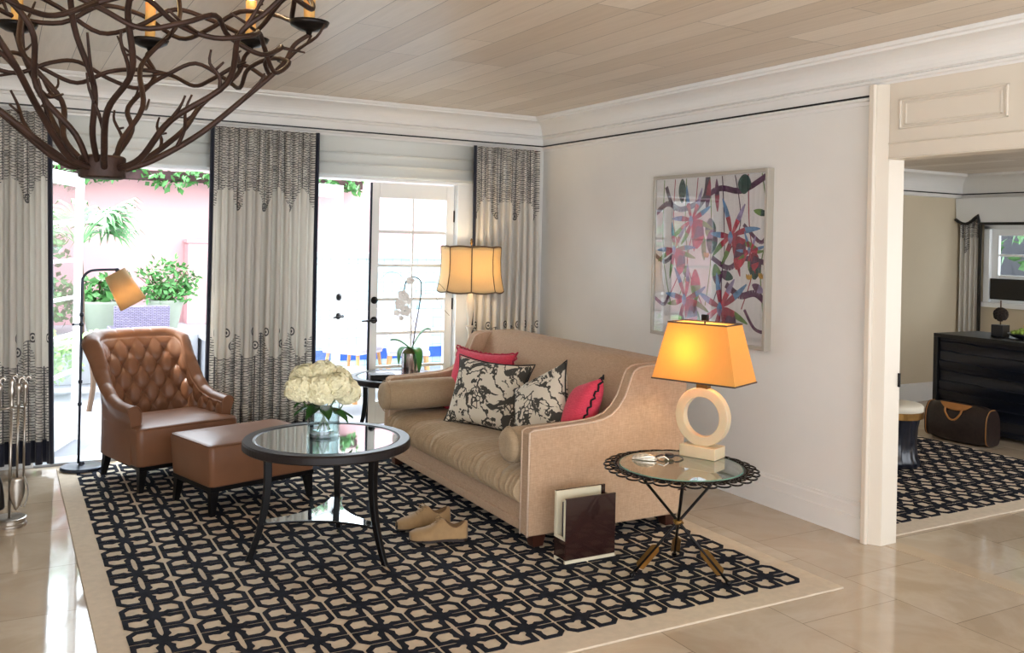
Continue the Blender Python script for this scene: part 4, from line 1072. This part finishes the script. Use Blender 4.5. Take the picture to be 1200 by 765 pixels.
def vine(P,w,c):
    P=smooth_path([(a,b,0) for a,b in P],6); x=xx()
    for a,b in zip(P,P[1:]):
        d=(b-a).normalized(); g=Vector((-d.y,d.x,0))*w
        def keep(p): return (x,toY(min(.995,max(.005,p.x))),toZ(min(.995,max(.005,p.y))))
        q.add([keep(a+g),keep(b+g),keep(b-g),keep(a-g)],[(0,1,2,3)],idx[c])
for k in range(9):
    X=.08+k*.11; vine([(X,0),(X+rn.uniform(-.08,.08),.3),(X+rn.uniform(-.1,.1),.55),(X+rn.uniform(-.1,.1),.8)],.004,rn.choice(['stem','green','crim']))
for P,w in ((((0,.22),(.12,.16),(.25,.2),(.42,.16),(.6,.08),(.8,.1),(1,.02)),.018),(((0,.78),(.1,.82),(.15,.75)),.012),(((.68,.66),(.8,.72),(.92,.70),(1,.74)),.02),(((0,.5),(.1,.54),(.2,.5),(.3,.6)),.014),(((.55,.5),(.7,.56),(.82,.5),(1,.52)),.016),(((.1,.05),(.15,.15),(.2,.2)),.016),(((.5,0),(.48,.12),(.4,.2)),.02),(((.82,.3),(.95,.4),(1,.38)),.012),(((.84,.8),(.92,.9),(1,.92)),.01)): vine(P,w,rn.choice(['plum','stem','plum']))
for (px,py,a,L,w,c,c2) in ((.26,0,-1.57,.16,.035,'teal',None),(.82,0,-1.57,.12,.055,'teal',None),(.52,.02,-1.7,.2,.022,'crim','plum'),(.58,.02,-1.5,.2,.02,'plum','crim'),(.53,.26,-1.5,.14,.05,'teal','green'),(.56,.32,-1.7,.16,.05,'plum','teal'),(.92,.48,-1.6,.14,.05,'plum','teal'),(.74,.62,2.9,.12,.03,'teal','plum'),(.9,.22,-.2,.12,.02,'green','teal'),(.58,.54,-1.3,.14,.04,'green','plum'),(.40,.58,-1.5,.20,.045,'red','green'),(.47,.36,-1.5,.16,.022,'green','green'),(.3,.56,-1.2,.08,.03,'green','teal'),(.9,.65,-.4,.10,.025,'plum','lil'),(.28,.86,-1.6,.14,.035,'plum','lil'),(.43,.84,-1.4,.16,.025,'green','crim')): petal(px,py,a,L,w,c,c2)
for cx_,cy_,s,sd in ((.72,.37,1.1,1),(.36,.27,1.0,2),(.20,.46,.9,3),(.64,.80,1.2,4),(.31,.77,1.05,5),(.88,.46,.6,6)):
    r2=random.Random(sd)
    for k,a in enumerate((1.9,1.15,.35,-.15,3.0,3.5,-1.9,-1.2)):
        a+=r2.uniform(-.15,.15); L=s*r2.uniform(.17,.23); petal(cx_,cy_,a,L,.017*s,('red' if k%2 else 'crim'),('blue','lil','blue','green','blue','green','green','crim')[k],r2.uniform(-.25,.25))
    petal(cx_+.01,cy_+.01,-.6,.16*s,.055*s,'crim','plum',-.5); petal(cx_+.05*s,cy_+.04*s,-1.0,.14*s,.05*s,'plum','red',-.6)
    petal(cx_-.01,cy_-.03,-1.57,.07*s,.02*s,'blue','lil')
    for k in range(3): petal(cx_+.12*s+.02*k,cy_+.20*s,-1.2-.3*k,.035,.009,'ochre')
q.build('orchid_print',mats,art)
MB().box(xf+.006,xf+.0075,y0+fw_,y1-fw_,z0+fw_,z1-fw_).build('glazing',thin_glass('picture_glazing',(252,252,252),1.3),art)
# ================================================================ FIRE TOOLS
fx0,fy0=.058,5.30
ft=thing('fireplace_tool_set','brushed nickel fireplace tool stand at the left edge','fireplace tools',(fx0,fy0,0))
MB().lathe([(.080,0),(.080,.012),(.074,.018),(.074,.034),(.080,.040),(.07,.044),(.03,.038),(.01,.036)],40,(fx0,fy0,0)).build('base',M['nickel'],ft,smooth=False,bevel=.001)
MB().tube([(fx0,fy0,.03),(fx0,fy0,.60)],.007,10).tube([(fx0-.055,fy0-.01,.592),(fx0,fy0,.60),(fx0+.055,fy0+.01,.592)],.006,8).tube([(fx0,fy0-.055,.592),(fx0,fy0+.055,.592)],.006,8).lathe([(.01,.595),(.014,.61),(.008,.63),(.016,.66),(.019,.69),(.010,.71),(.018,.73),(.005,.75)],14,(fx0,fy0,0)).build('stand_pole',M['nickel'],ft,smooth=True)
def tool(dx,dy,kind,label):
    x,y=fx0+dx,fy0+dy; t=thing(kind,label,'fireplace tool',(x,y,.10))
    MB().tube([(x,y,.24),(x,y,.60)],.0055,8).build('shaft',M['nickel'],t,smooth=True)
    MB().lathe([(.006,.60),(.010,.62),(.007,.65),(.014,.69),(.016,.71),(.009,.725)],14,(x,y,0)).tube(smooth_path([(x,y,.72),(x+.004,y,.745),(x+.018,y,.752),(x+.024,y,.74)]),.0085,8).build('handle',M['nickel'],t,smooth=True)
    q=MB()
    if kind=='ash_shovel':
        q.grid(lambda u,v:(x+(u-.5)*.075*sin(PI*min(1,.25+v*.7)),y-.012*(1-(2*u-1)**2)-.006,lerp(.25,.085,v)),8,10).build('shovel_pan',M['nickel'],t,smooth=True,solid=.002)
    elif kind=='fire_tongs':
        for s in (-1,1): q.tube(smooth_path([(x,y,.25),(x+s*.018,y,.20),(x+s*.022,y,.15),(x+s*.006,y,.085)]),.004,6)
        q.build('jaws',M['nickel'],t,smooth=True)
    elif kind=='hearth_brush':
        q.lathe([(.012,.25),(.022,.22),(.030,.16),(.034,.10),(.03,.09)],16,(x,y,0)).build('bristles',M['watch'],t,smooth=True)
    else:
        q.tube(smooth_path([(x,y,.25),(x,y,.12),(x,y,.085)]),.005,6).tube(smooth_path([(x,y,.15),(x+.02,y,.13),(x+.03,y,.15)]),.004,6).build('hook',M['nickel'],t,smooth=True)
tool(.030,-.030,'ash_shovel','nickel ash shovel hanging at the front right of the stand')
tool(.060,.004,'fire_tongs','nickel tongs hanging at the right side of the stand')
tool(-.055,-.01,'hearth_brush','dark-bristled hearth brush hanging at the left of the stand')
tool(.0,.055,'fire_poker','nickel poker hanging at the back of the stand')
# ================================================================ CHANDELIER
# hub centre
AX=Vector((sin(R(29.098)),cos(R(29.098)),0)); RX=Vector((cos(R(29.098)),-sin(R(29.098)),0))
D0=2.4; hx=RX*(-1.078)+AX*D0
HX,HY=hx.x,hx.y; HZ=1.655
chd=thing('chandelier','rusted iron twig chandelier with candle lights hanging from the plank ceiling','chandelier',(HX,HY,HZ))
def cp_(ang,r,z):   # ang measured from camera-right toward depth
    p=Vector((HX,HY,0))+RX*(r*cos(R(ang)))+AX*(r*sin(R(ang))); return Vector((p.x,p.y,z))
MB().lathe([(.050,0),(.058,.004),(.058,.055),(.052,.060)],28,(HX,HY,HZ-.015)).build('hub',M['bronze'],chd,smooth=False,bevel=.002)
rn=random.Random(5)
angs_c=[26,63,100,141,181,221,261,301,341]
RC=.535; ZC=2.10
for i,a in enumerate(angs_c):
    # main branch: leaves hub low, bulges, rises to the candle cup
    w=rn.uniform(-7,7); q=MB()
    P=[cp_(a,.045,HZ+.01),cp_(a+w*.4,.12,HZ+.035),cp_(a+w,.24,HZ+.13),cp_(a-w*.6,.36,HZ+.225),cp_(a+w*.7,.45,HZ+.33),cp_(a,.50,HZ+.39),cp_(a,RC,ZC-.02)]
    P=[p+Vector((rn.uniform(-.012,.012),rn.uniform(-.012,.012),rn.uniform(-.008,.008))) if 0<j<6 else p for j,p in enumerate(P)]
    S=smooth_path(P,6); q.tube(S,[lerp(.0088,.0062,k/(len(S)-1)) for k in range(len(S))],8)
    for k in (9,17,25):
        p=S[k]; d=(S[k+1]-S[k]).normalized(); s=Vector((rn.uniform(-1,1),rn.uniform(-1,1),rn.uniform(-.1,1)))
        e=(d*1.0+s.normalized()*.7).normalized(); L=rn.uniform(.08,.15); s2=s.normalized()
        q.tube(smooth_path([p,p+e*L*.4,p+e*L*.75+s2*.022,p+e*L+s2*.018+Vector((0,0,.012))],3),[.0055,.0055,.005,.005,.0045,.0045,.004,.0035,.003,.003],6); q.tube([p+e*L*.55+s2*.010,p+e*L*.8-s2*.012],[.004,.003],5)
    q.build('branch',M['bronze'],chd,smooth=True)
    a2=a+20; w=rn.uniform(-10,10); q=MB()
    P=[cp_(a2,.045,HZ+.015),cp_(a2+w,.11,HZ+.09),cp_(a2-w,.17,HZ+.20),cp_(a2+w,.25,HZ+.33),cp_(a2-w*.5,.33,HZ+.46),cp_(a2,.43,HZ+.56),cp_(a2+6,.47,HZ+.64)]
    P=[p+Vector((rn.uniform(-.015,.015),rn.uniform(-.015,.015),0)) for p in P]
    if i in (1,3,5,6):
        S=smooth_path(P,6); q.tube(S,[lerp(.0080,.0065,k/(len(S)-1)) for k in range(len(S))],8)
        for k in (12,22):
            p=S[k]; s=Vector((rn.uniform(-1,1),rn.uniform(-1,1),rn.uniform(-.2,.8))).normalized(); L=rn.uniform(.06,.13)
            q.tube(smooth_path([p,p+s*L*.5+Vector((0,0,-.008)),p+s*L+Vector((0,0,.018))],3),[.0055,.005,.005,.0045,.004,.0035,.003],6)
        q.build('branch',M['bronze'],chd,smooth=True)
    # candle
    cup=cp_(a,RC,ZC)
    MB().lathe([(.006,-.022),(.010,-.010),(.030,-.006),(.052,.006),(.058,.018),(.055,.018),(.04,.008),(.0,.004)],26,tuple(cup)).build('candle_cup',M['darkmetal'],chd,smooth=True)
    cd=MB().lathe([(.0165,.004),(.0165,.018),(.0155,.03),(.0165,.075),(.0155,.10),(.0165,.135),(.010,.137)],18,tuple(cup)).build('candle_sleeve',M['candle'],chd,smooth=True)
    MB().lathe([(.006,.137),(.014,.155),(.016,.170),(.010,.195),(.002,.218)],14,tuple(cup)).build('flame_bulb',M['bulb'],cd,smooth=True)
# intertwined twig rings
def ringtwig(r,z,ar,az,n,ph,rad,seed):
    g=random.Random(seed); P=[]
    for k in range(n*4):
        a=360*k/(n*4); b=2*PI*k/4+ph
        P.append(cp_(a,r+ar*cos(b)+g.uniform(-.008,.008),z+az*sin(b)+g.uniform(-.012,.012)))
    S=smooth_path(P+[P[0]],5)
    q=MB().tube(S[:-1],rad,7,closed=True)
    for k in range(0,len(S)-2,13):
        if g.random()<.6:
            p=S[k]; d=(S[k+1]-S[k]).normalized()*g.choice((-1,1)); s=Vector((g.uniform(-1,1),g.uniform(-1,1),g.uniform(-.5,.9))).normalized(); e=(d+s*.6).normalized(); L=g.uniform(.05,.11)
            q.tube([p,p+e*L*.6,p+e*L+s*.012],[rad*.75,rad*.6,rad*.4],6)
    return q
for args in ((.44,1.985,.030,.032,8,0,.0065,1),(.44,1.985,.030,.032,8,PI,.0065,2),(.51,2.165,.032,.038,7,.6,.0075,3),(.51,2.165,.032,.038,7,.6+PI,.0075,4)):
    ringtwig(*args).build('twig_ring',M['bronze'],chd,smooth=True)
q=MB()
for a in (20,140,260):
    P=[cp_(a,.47,2.19),cp_(a,.30,2.34),cp_(a,.08,2.44),cp_(a,.01,2.46)]; q.tube(smooth_path(P),.006,7)
q.build('hanger_arms',M['bronze'],chd,smooth=True)
MB().lathe([(.012,2.44),(.02,2.45),(.06,2.475),(.075,2.49),(.075,2.504)],24,(HX,HY,0)).build('ceiling_canopy',M['bronze'],chd,smooth=True)
for i,a in enumerate((63,181,301)):
    p=cp_(a,RC,ZC+.20); plight('chandelier_light',p,.9)
# ================================================================ NEXT ROOM
dr=thing('dresser','blue-black lacquered dresser with rippled front in the next room','dresser',(7.22,4.3,0))
X0,X1,Y0,Y1,H=6.95,7.50,3.35,5.03,.80
MB().box(X0+.02,X1,Y0,Y1-.02,.03,H-.03).build('body',M['dresser'],dr)
MB().box(X0-.02,X1+.02,Y0-.02,Y1+.02,H-.03,H).box(X0-.02,X1+.02,Y1-.018,Y1+.02,0,H-.03).build('top_and_end_frame',M['black'],dr,bevel=.003)
nb=9
for d_ in range(3):
    z0=.04+d_*.242; z1=z0+.235
    def rip(u,v):
        y=lerp(Y0,Y1-.025,u); z=lerp(z0,z1,v); 
        return (X0+.012-.016*(((z*12.2)+.10*sin(y*3+1))%1.0)-.006*sin(z*30+y*2),y,z)
    MB().grid(rip,30,28).build('drawer_front',M['dresser'],dr,smooth=False)
bg=thing('duffel_bag','dark brown duffel bag with honey leather handle in front of the dresser','bag',(6.63,4.57,0))
def bagf(u,v):
    # u around cross-section (in x,z), v along y
    a=2*PI*u; e=abs(2*v-1); k=(1-e**7)**.35 if e<1 else 0
    hx_=.105*max(.80,k); hz=.150*max(.90,k)
    ca,sa=cos(a),sin(a); x=hx_*(abs(ca)**.45)*(1 if ca>0 else -1)*(1-.45*max(0,sa)); z=.151+hz*(abs(sa)**.45)*(1 if sa>0 else -1)
    return (6.63+x+.008*sin(v*9),4.57+(v-.5)*.54,max(.001,z-.0)+.0)
q=MB().grid(bagf,40,25,closeu=True)
for v in (0,1):
    ring=[bagf(u/40,v) for u in range(40)]; q.add(ring,[tuple(range(40)) if v==0 else tuple(range(39,-1,-1))])
q.build('bag_body',M['bag'],bg,smooth=True)
MB().tube([bagf(u/40,.02) for u in range(40)],.004,5,closed=True).tube([bagf(u/40,.98) for u in range(40)],.004,5,closed=True).build('edge_piping',M['tanstrap'],bg,smooth=True)
q=MB(); 
vs_=[];
def strip(u,v):
    y=4.57+(u-.5)*.27; w_=.05*(1-abs(2*u-1)**3)*.9+.006
    z=.302-v*w_; return (6.63-.066-.030*(v*w_/.05)**1.0,y,z+.003)
q.grid(strip,14,5).build('handle_mount',M['tanstrap'],bg,smooth=True,solid=.004)
MB().tube(smooth_path([(6.530,4.64,.268),(6.520,4.635,.235),(6.515,4.60,.19),(6.515,4.57,.18),(6.515,4.54,.19),(6.520,4.505,.235),(6.530,4.50,.268)]),.0075,7).build('handle',M['tanstrap'],bg,smooth=True)
tp=thing('topiary','small dark ball topiary in a square black pot on the dresser','topiary',(7.2,4.63,H))
MB().box(7.15,7.25,4.58,4.68,H+.0005,H+.10).build('pot',M['dresser'],tp,bevel=.003)
MB().tube([(7.2,4.63,H+.09),(7.2,4.63,H+.30)],.006,6).build('trunk',M['twig'],tp)
q=MB(); g=random.Random(3)
q.sphere((7.2,4.63,H+.185),.048,12,8)
for k in range(160):
    d=Vector((g.gauss(0,1),g.gauss(0,1),g.gauss(0,1))).normalized(); q.sphere(Vector((7.2,4.63,H+.185))+d*.05,.010,5,4)
q.build('foliage_ball',pm('dark_seed_heads',(44,34,28),.9),tp,smooth=True)
bw=thing('fruit_bowl','low dark bowl of fruit at the right end of the visible dresser top','bowl',(7.2,4.42,H))
MB().lathe([(.04,H+.001),(.10,H+.02),(.13,H+.045),(.125,H+.045),(.09,H+.022),(.0,H+.012)],32,(7.2,4.42,0)).build('bowl_body',M['dresser'],bw,smooth=True)
g=random.Random(8)
for k in range(26):
    a=g.uniform(0,6.28); r=g.uniform(0,.075); z=H+.048+.028*(1-r/.075)
    o=MB().sphere((7.17+r*cos(a),4.43+r*sin(a),z),.017,8,6).build('grape',M['grape'],smooth=True); tag(o,'green grape heaped in the dark bowl on the dresser','grape','grapes in the fruit bowl')
for k in range(2):
    o=MB().sphere((7.22+.05*k,4.41-.05*k,H+.10),(.034,.034,.040),12,8).tube([(7.22+.05*k,4.41-.05*k,H+.135),(7.225+.05*k,4.41-.05*k,H+.155)],.003,5).build('pear',M['banana'],smooth=True)
    tag(o,('yellow pear on top of the grapes, closest to the topiary','yellow pear in the bowl, farther right from the topiary')[k],'pear')
st=thing('stool','round cream-topped stool with dark fluted base just inside the opening','stool',(5.44,4.25,.014))
MB().lathe([(.155,.385),(.18,.39),(.182,.425),(.17,.437),(.10,.445),(.0,.447)],40,(5.44,4.25,0)).build('seat_pad',M['seatfab'],st,smooth=True)
MB().lathe([(.16,.345),(.184,.347),(.184,.392),(.16,.394)],40,(5.44,4.25,0)).build('seat_band',M['brass'],st)
q=MB(); n=96; prof=[(.162,.014),(.168,.05),(.150,.08),(.142,.18),(.148,.28),(.160,.34),(.164,.347)]
vs_=[];fs_=[]
for r,z in prof:
    for k in range(n):
        a=2*PI*k/n; rr=r*(1-.035*(.5+.5*cos(16*a))); vs_.append((5.44+rr*cos(a),4.25+rr*sin(a),z))
for i in range(len(prof)-1):
    for k in range(n): fs_.append((i*n+k,i*n+(k+1)%n,(i+1)*n+(k+1)%n,(i+1)*n+k))
q.add(vs_,fs_+[tuple(range(n-1,-1,-1))]).build('fluted_base',M['dresser'],st,smooth=True)
# ================================================================ TERRACE
struct(MB().box(-9,12,6.705,14,-.10,.0).build('ground_terrace',M['patio']))
struct(MB().box(-9,12,11.2,11.4,0,2.35).build('wall_pink_garden',M['pinkwall']))
struct(MB().box(-6,1.80,9.9,11.19,0.0,.47).build('wall_planter_ledge',M['whitestucco'],bevel=.01))
struct(MB().box(1.84,2.02,8.3,11.19,0.0,.42).box(1.80,2.06,8.28,11.19,.42,.47).box(2.07,2.6,8.9,11.19,0,.2).build('wall_low_white',M['whitestucco'],bevel=.01))
struct(MB().box(1.86,2.22,10.95,11.19,.47,1.40).box(1.84,2.24,10.93,11.19,1.40,1.44).build('column_pink',M['pinkwall'],bevel=.006))
struct(MB().box(3.05,9.5,9.9,10.05,.0,1.27).build('wall_pool_tile',M['pooltile']))
struct(MB().box(3.0,9.5,9.86,10.1,1.27,1.33).build('trim_pool_cap',M['whitestucco']))
struct(MB().box(3.05,9.5,9.885,9.899,.12,.24).build('trim_blue_tile_band',M['bluetile']))
# louvred gate sliver
t=thing('louvre_gate','white slatted gate by the pink garden column','gate',(2.6,11.1,.2))
q=MB()
for k in range(12): q.box(2.27,2.98,11.12,11.16,.55+k*.065,.595+k*.065)
q.build('slats',M['doorwhite'],t); MB().box(2.26,2.30,11.10,11.18,.2,1.36).box(2.95,2.99,11.10,11.18,.2,1.36).build('gate_frame',M['doorwhite'],t)
# garden beam with vine along the wall top
bm=MB().box(-4,3.9,10.85,11.15,2.10,2.20).build('pergola_beam',M['vinebrown']); tag(bm,'dark beam covered in vine stems along the top of the pink wall','beam')
def leafcloud(mb,c,r,n,L,W,g,flat=.0,down=0):
    for k in range(n):
        while True:
            d=Vector((g.uniform(-1,1),g.uniform(-1,1),g.uniform(-1,1)))
            if d.length<1: break
        p=Vector(c)+Vector((d.x*r[0],d.y*r[1],d.z*r[2])); e=Vector((g.gauss(0,1),g.gauss(0,1),g.gauss(-down,.7))).normalized(); s=e.cross(Vector((g.gauss(0,1),g.gauss(0,1),g.gauss(0,1)))).normalized(); up_=e.cross(s)
        l=L*g.uniform(.6,1.2); w_=W*g.uniform(.7,1.2)
        mb.add([p,p+e*l*.5+s*w_+up_*l*.05,p+e*l,p+e*l*.5-s*w_+up_*l*.05],[(0,1,2,3)])
    return mb
g=random.Random(21)
q=MB()
for k in range(26): leafcloud(q,(.3+k*.14,10.9,2.13+g.uniform(-.03,.12)),(.13,.2,.10),34,.10,.028,g,down=.5)
tag(q.build('hanging_vine',M['leaf2']),'green climbing vine trailing along the beam above the pink wall','vine')
def pot(x,y,z,r,h,label,plant_label):
    o=MB().lathe([(r*.62,z+.001),(r*.66,z+.01),(r*.93,z+h*.8),(r,z+h*.92),(r,z+h),(r*.9,z+h),(r*.88,z+h*.86),(0,z+h*.85)],32,(x,y,0)).build('plant_pot',M['potgrey'],smooth=True); tag(o,label,'pot')
# potted bush right
pot(1.50,10.15,.47,.19,.34,'sage grey pot holding the leafy bush, right of the wicker seat','')
b=thing('potted_bush','leafy green bush growing in the sage pot on the ledge','bush',(1.50,10.15,.78))
q=MB(); g=random.Random(2)
for k in range(34):
    a=g.uniform(0,6.28); t1=g.uniform(.15,.62); e=Vector((cos(a)*t1*.75,sin(a)*t1*.5,g.uniform(.18,.66))); e*=.62; P0=Vector((1.5,10.15,.76)); q.tube([P0,P0+e*.5+Vector((0,0,.03)),P0+e],[.006,.005,.003],5)
q.build('stems',M['twig'],b)
q=MB()
leafcloud(q,(1.52,10.12,.90),(.30,.26,.13),330,.085,.020,g)
leafcloud(q,(1.48,10.15,1.10),(.26,.22,.16),170,.08,.018,g); leafcloud(q,(1.74,10.15,1.02),(.15,.2,.13),70,.08,.018,g)
q.build('foliage',M['leaf2'],b)
pot(.90,10.2,.47,.20,.33,'tall grey pot standing left of the wicker seat','')
b=thing('potted_shrub','broad-leaved dark shrub in the left grey pot on the ledge','shrub',(.9,10.2,.78))
q=MB().tube([(.9,10.2,.76),(.88,10.2,1.0)],.02,6); q.build('stems',M['twig'],b)
q=MB(); leafcloud(q,(.86,10.15,.92),(.22,.2,.15),110,.12,.035,g); leafcloud(q,(1.05,10.2,.95),(.10,.1,.16),30,.15,.06,g); q.build('foliage',M['leaf2'],b)
# wicker seat
wk=thing('wicker_sofa','lilac grey woven wicker seat on the terrace seen over the armchair','outdoor seat',(1.12,9.3,0))
MB().box(.90,1.38,9.0,9.07,.30,.83).build('backrest',M['wicker'],wk,bevel=.012)
MB().box(.92,1.36,9.07,9.62,.18,.40).build('seat_base',M['wicker'],wk,bevel=.012)
for x in (.90,1.32):
    MB().box(x,x+.06,9.07,9.62,.40,.60).build('arm',M['wicker'],wk,bevel=.012)
for x in (.93,1.31):
    for y in (9.03,9.56): MB().box(x,x+.04,y,y+.04,0,.30 if y<9.1 else .18).build('leg',M['teak'],wk)
# fan palm
def palm(x,y,z,label,fr,hgt,g,mat,ks=1):
    t=thing('palm',label,'palm',(x,y,z))
    q=MB().tube(smooth_path([(x,y,z),(x+.03,y,z+hgt*.5),(x,y,z+hgt)]),.022,7); q.build('trunk',M['twig'],t)
    for k in range(fr):
        a=g.uniform(0,6.28) if k>4 else (-.3+k*.35); L=g.uniform(.45,.75)*ks; el=g.uniform(.2,.9)
        d=Vector((cos(a)*cos(el),sin(a)*cos(el)*.6,sin(el))); top=Vector((x,y,z+hgt)); q=MB()
        ctr=top+d*L*.55+Vector((0,0,.02)); q.tube([top,top+d*L*.3+Vector((0,0,.05)),ctr],[.006,.005,.004],5)
        s=d.cross(Vector((0,0,1))).normalized(); u_=s.cross(d)
        for j in range(13):
            b=(j-6)*.25; e=(d*cos(b)+s*sin(b)).normalized(); l=L*.75*(1-.25*abs(b)/1.5); dp=Vector((0,0,-1))
            w_=.016
            A=ctr; B=ctr+e*l*.4+dp*l*.05; C_=ctr+e*l*.75+dp*l*.22; E_=ctr+e*l*.98+dp*l*.5
            gg=e.cross(u_).normalized()*w_
            q.add([A,B+gg,C_+gg*.8,E_,C_-gg*.8,B-gg],[(0,1,5),(1,2,4,5),(2,3,4)])
        q.build('frond',mat,t)
g=random.Random(14)
palm(.62,9.2,0,'tall fan palm on the terrace behind the reading lamp',13,1.38,g,M['palm'])
palm(.66,8.4,0,'low lime-leaved fan palm beside the glazed door leaf',7,.50,g,M['bamboo'],.42)
q=MB(); leafcloud(q,(.42,10.35,.80),(.34,.35,.24),420,.09,.03,g); tag(q.build('hedge',M['leaf2']),'green hedge on the ledge seen through the glazed leaf','hedge')
q=MB(); leafcloud(q,(.40,9.3,.34),(.24,.3,.26),300,.09,.03,g); tag(q.build('hedge',M['bamboo']),'light green low shrubs seen through the bottom panes','shrubs')
q=MB(); leafcloud(q,(.05,10.55,1.35),(.55,.3,.55),800,.12,.035,g).tube([(-.05,10.5,.475),(0,10.5,1.3)],.04,8); tag(q.build('garden_tree',M['leaf2']),'garden greenery above the ledge left of the open door','tree')
# outdoor dining chairs and table on the right
def mesh_chair(x,y,rz,label):
    t=thing('patio_chair',label,'chair',(x,y,0),rz)
    def bk_(u,v): return ((u-.5)*(.42-.06*(1-v)),.20+.10*v-.05*(1-(2*u-1)**2)*0,lerp(.43,.84,v)-.02*(2*u-1)**2*v)
    MB().grid(bk_,9,9).build('backrest',M['chairweave'],t,world=False,solid=.03,smooth=True)
    MB().box(-.20,.20,-.22,.20,.40,.44).build('seat',M['chairweave'],t,world=False,bevel=.012)
    for sx in (-1,1):
        for sy in (-1,1):
            MB().tube([(sx*.17,sy*.17,.40),(sx*.21,sy*.22,0)],[.018,.012],8).build('leg',M['teak'],t,world=False)
    return t
mesh_chair(2.97,8.42,R(215),'pale mesh patio chair seen left of the closed door edge')
mesh_chair(3.42,8.15,R(160),'pale mesh patio chair seen through the lower door panes')
pt_=thing('patio_table','low patio table with a grey top beyond the glass door','table',(2.66,7.75,0))
MB().box(2.40,2.84,7.45,7.92,.30,.34).build('table_top',M['potgrey'],pt_,bevel=.006)
for x in (2.44,2.80):
    for y in (7.49,7.88): MB().box(x-.02,x+.02,y-.02,y+.02,0,.30).build('leg',M['teak'],pt_)
# dark climbing-plant box at wall top seen above the right opening
q=MB().box(3.2,3.95,10.3,10.5,2.14,2.30); q.build('beam_bark',M['vinebrown']) if False else None
# trees beyond bedroom window
struct(MB().box(9.3,14,1,9,-.1,0).build('ground_side_garden',M['patio']))
q=MB(); g=random.Random(77); leafcloud(q,(11.2,6.2,2.1),(.5,2.2,.8),420,.2,.06,g).tube([(11.2,5.8,0),(11.2,5.8,1.9)],.06,8); tag(q.build('garden_tree',M['leaf']),'dark green foliage outside the next room window','tree')
struct(MB().box(12.0,12.2,1,9,0,3.2).build('wall_side_garden',pm('grey_shingle',(44,46,52),.9,var=.2,vscale=6)))
# ================================================================ LIGHT, SKY, CAMERA
W=bpy.data.worlds.new('sky'); SC.world=W; W.use_nodes=True; nt=W.node_tree; bgn=nt.nodes['Background']
tc=nt.nodes.new('ShaderNodeTexCoord'); sp=nt.nodes.new('ShaderNodeSeparateXYZ'); nt.links.new(tc.outputs['Generated'],sp.inputs[0])
mr=nt.nodes.new('ShaderNodeMapRange'); mr.inputs['From Min'].default_value=-.5; mr.inputs['From Max'].default_value=.6; nt.links.new(sp.outputs[1],mr.inputs['Value'])
mx=nt.nodes.new('ShaderNodeMix'); mx.data_type='RGBA'; mx.inputs[6].default_value=(.88,.93,1.0,1); mx.inputs[7].default_value=(.80,.91,1.0,1); nt.links.new(mr.outputs[0],mx.inputs[0]); nt.links.new(mx.outputs[2],bgn.inputs[0])
m2=nt.nodes.new('ShaderNodeMapRange'); m2.inputs['From Min'].default_value=-.5; m2.inputs['From Max'].default_value=.6; m2.inputs['To Min'].default_value=2.2; m2.inputs['To Max'].default_value=4.6
nt.links.new(sp.outputs[1],m2.inputs['Value']); nt.links.new(m2.outputs[0],bgn.inputs[1])
s=bpy.data.lights.new('sun','SUN'); s.energy=3.4; s.angle=R(1); s.color=(1,.96,.9)
so=bpy.data.objects.new('sun',s); COL.objects.link(so)
sd=Vector((.45,-.30,-.9)).normalized()   # travelling direction
so.rotation_euler=sd.to_track_quat('-Z','Y').to_euler(); so.location=(-3,3,6)
cam=bpy.data.cameras.new('camera'); co=bpy.data.objects.new('camera',cam); COL.objects.link(co)
yaw=R(29.098); roll=R(1.25)
fwd=Vector((sin(yaw),cos(yaw),0)); r_=Vector((cos(yaw),-sin(yaw),0)); u_=Vector((0,0,1))
Rv=r_*cos(roll)+u_*sin(roll); Uv=-r_*sin(roll)+u_*cos(roll)
mt=Matrix((Rv,Uv,-fwd)).transposed().to_4x4(); mt.translation=Vector((0,0,1.5)); co.matrix_world=mt
cam.sensor_width=36; cam.lens=1073.12/1200*36; cam.shift_y=-99.94/1200; cam.clip_start=.05; cam.clip_end=200
SC.camera=co
vs=SC.view_settings; vs.view_transform='Standard'; vs.look='None'; vs.gamma=1; vs.exposure=1.36; vs.use_curve_mapping=False
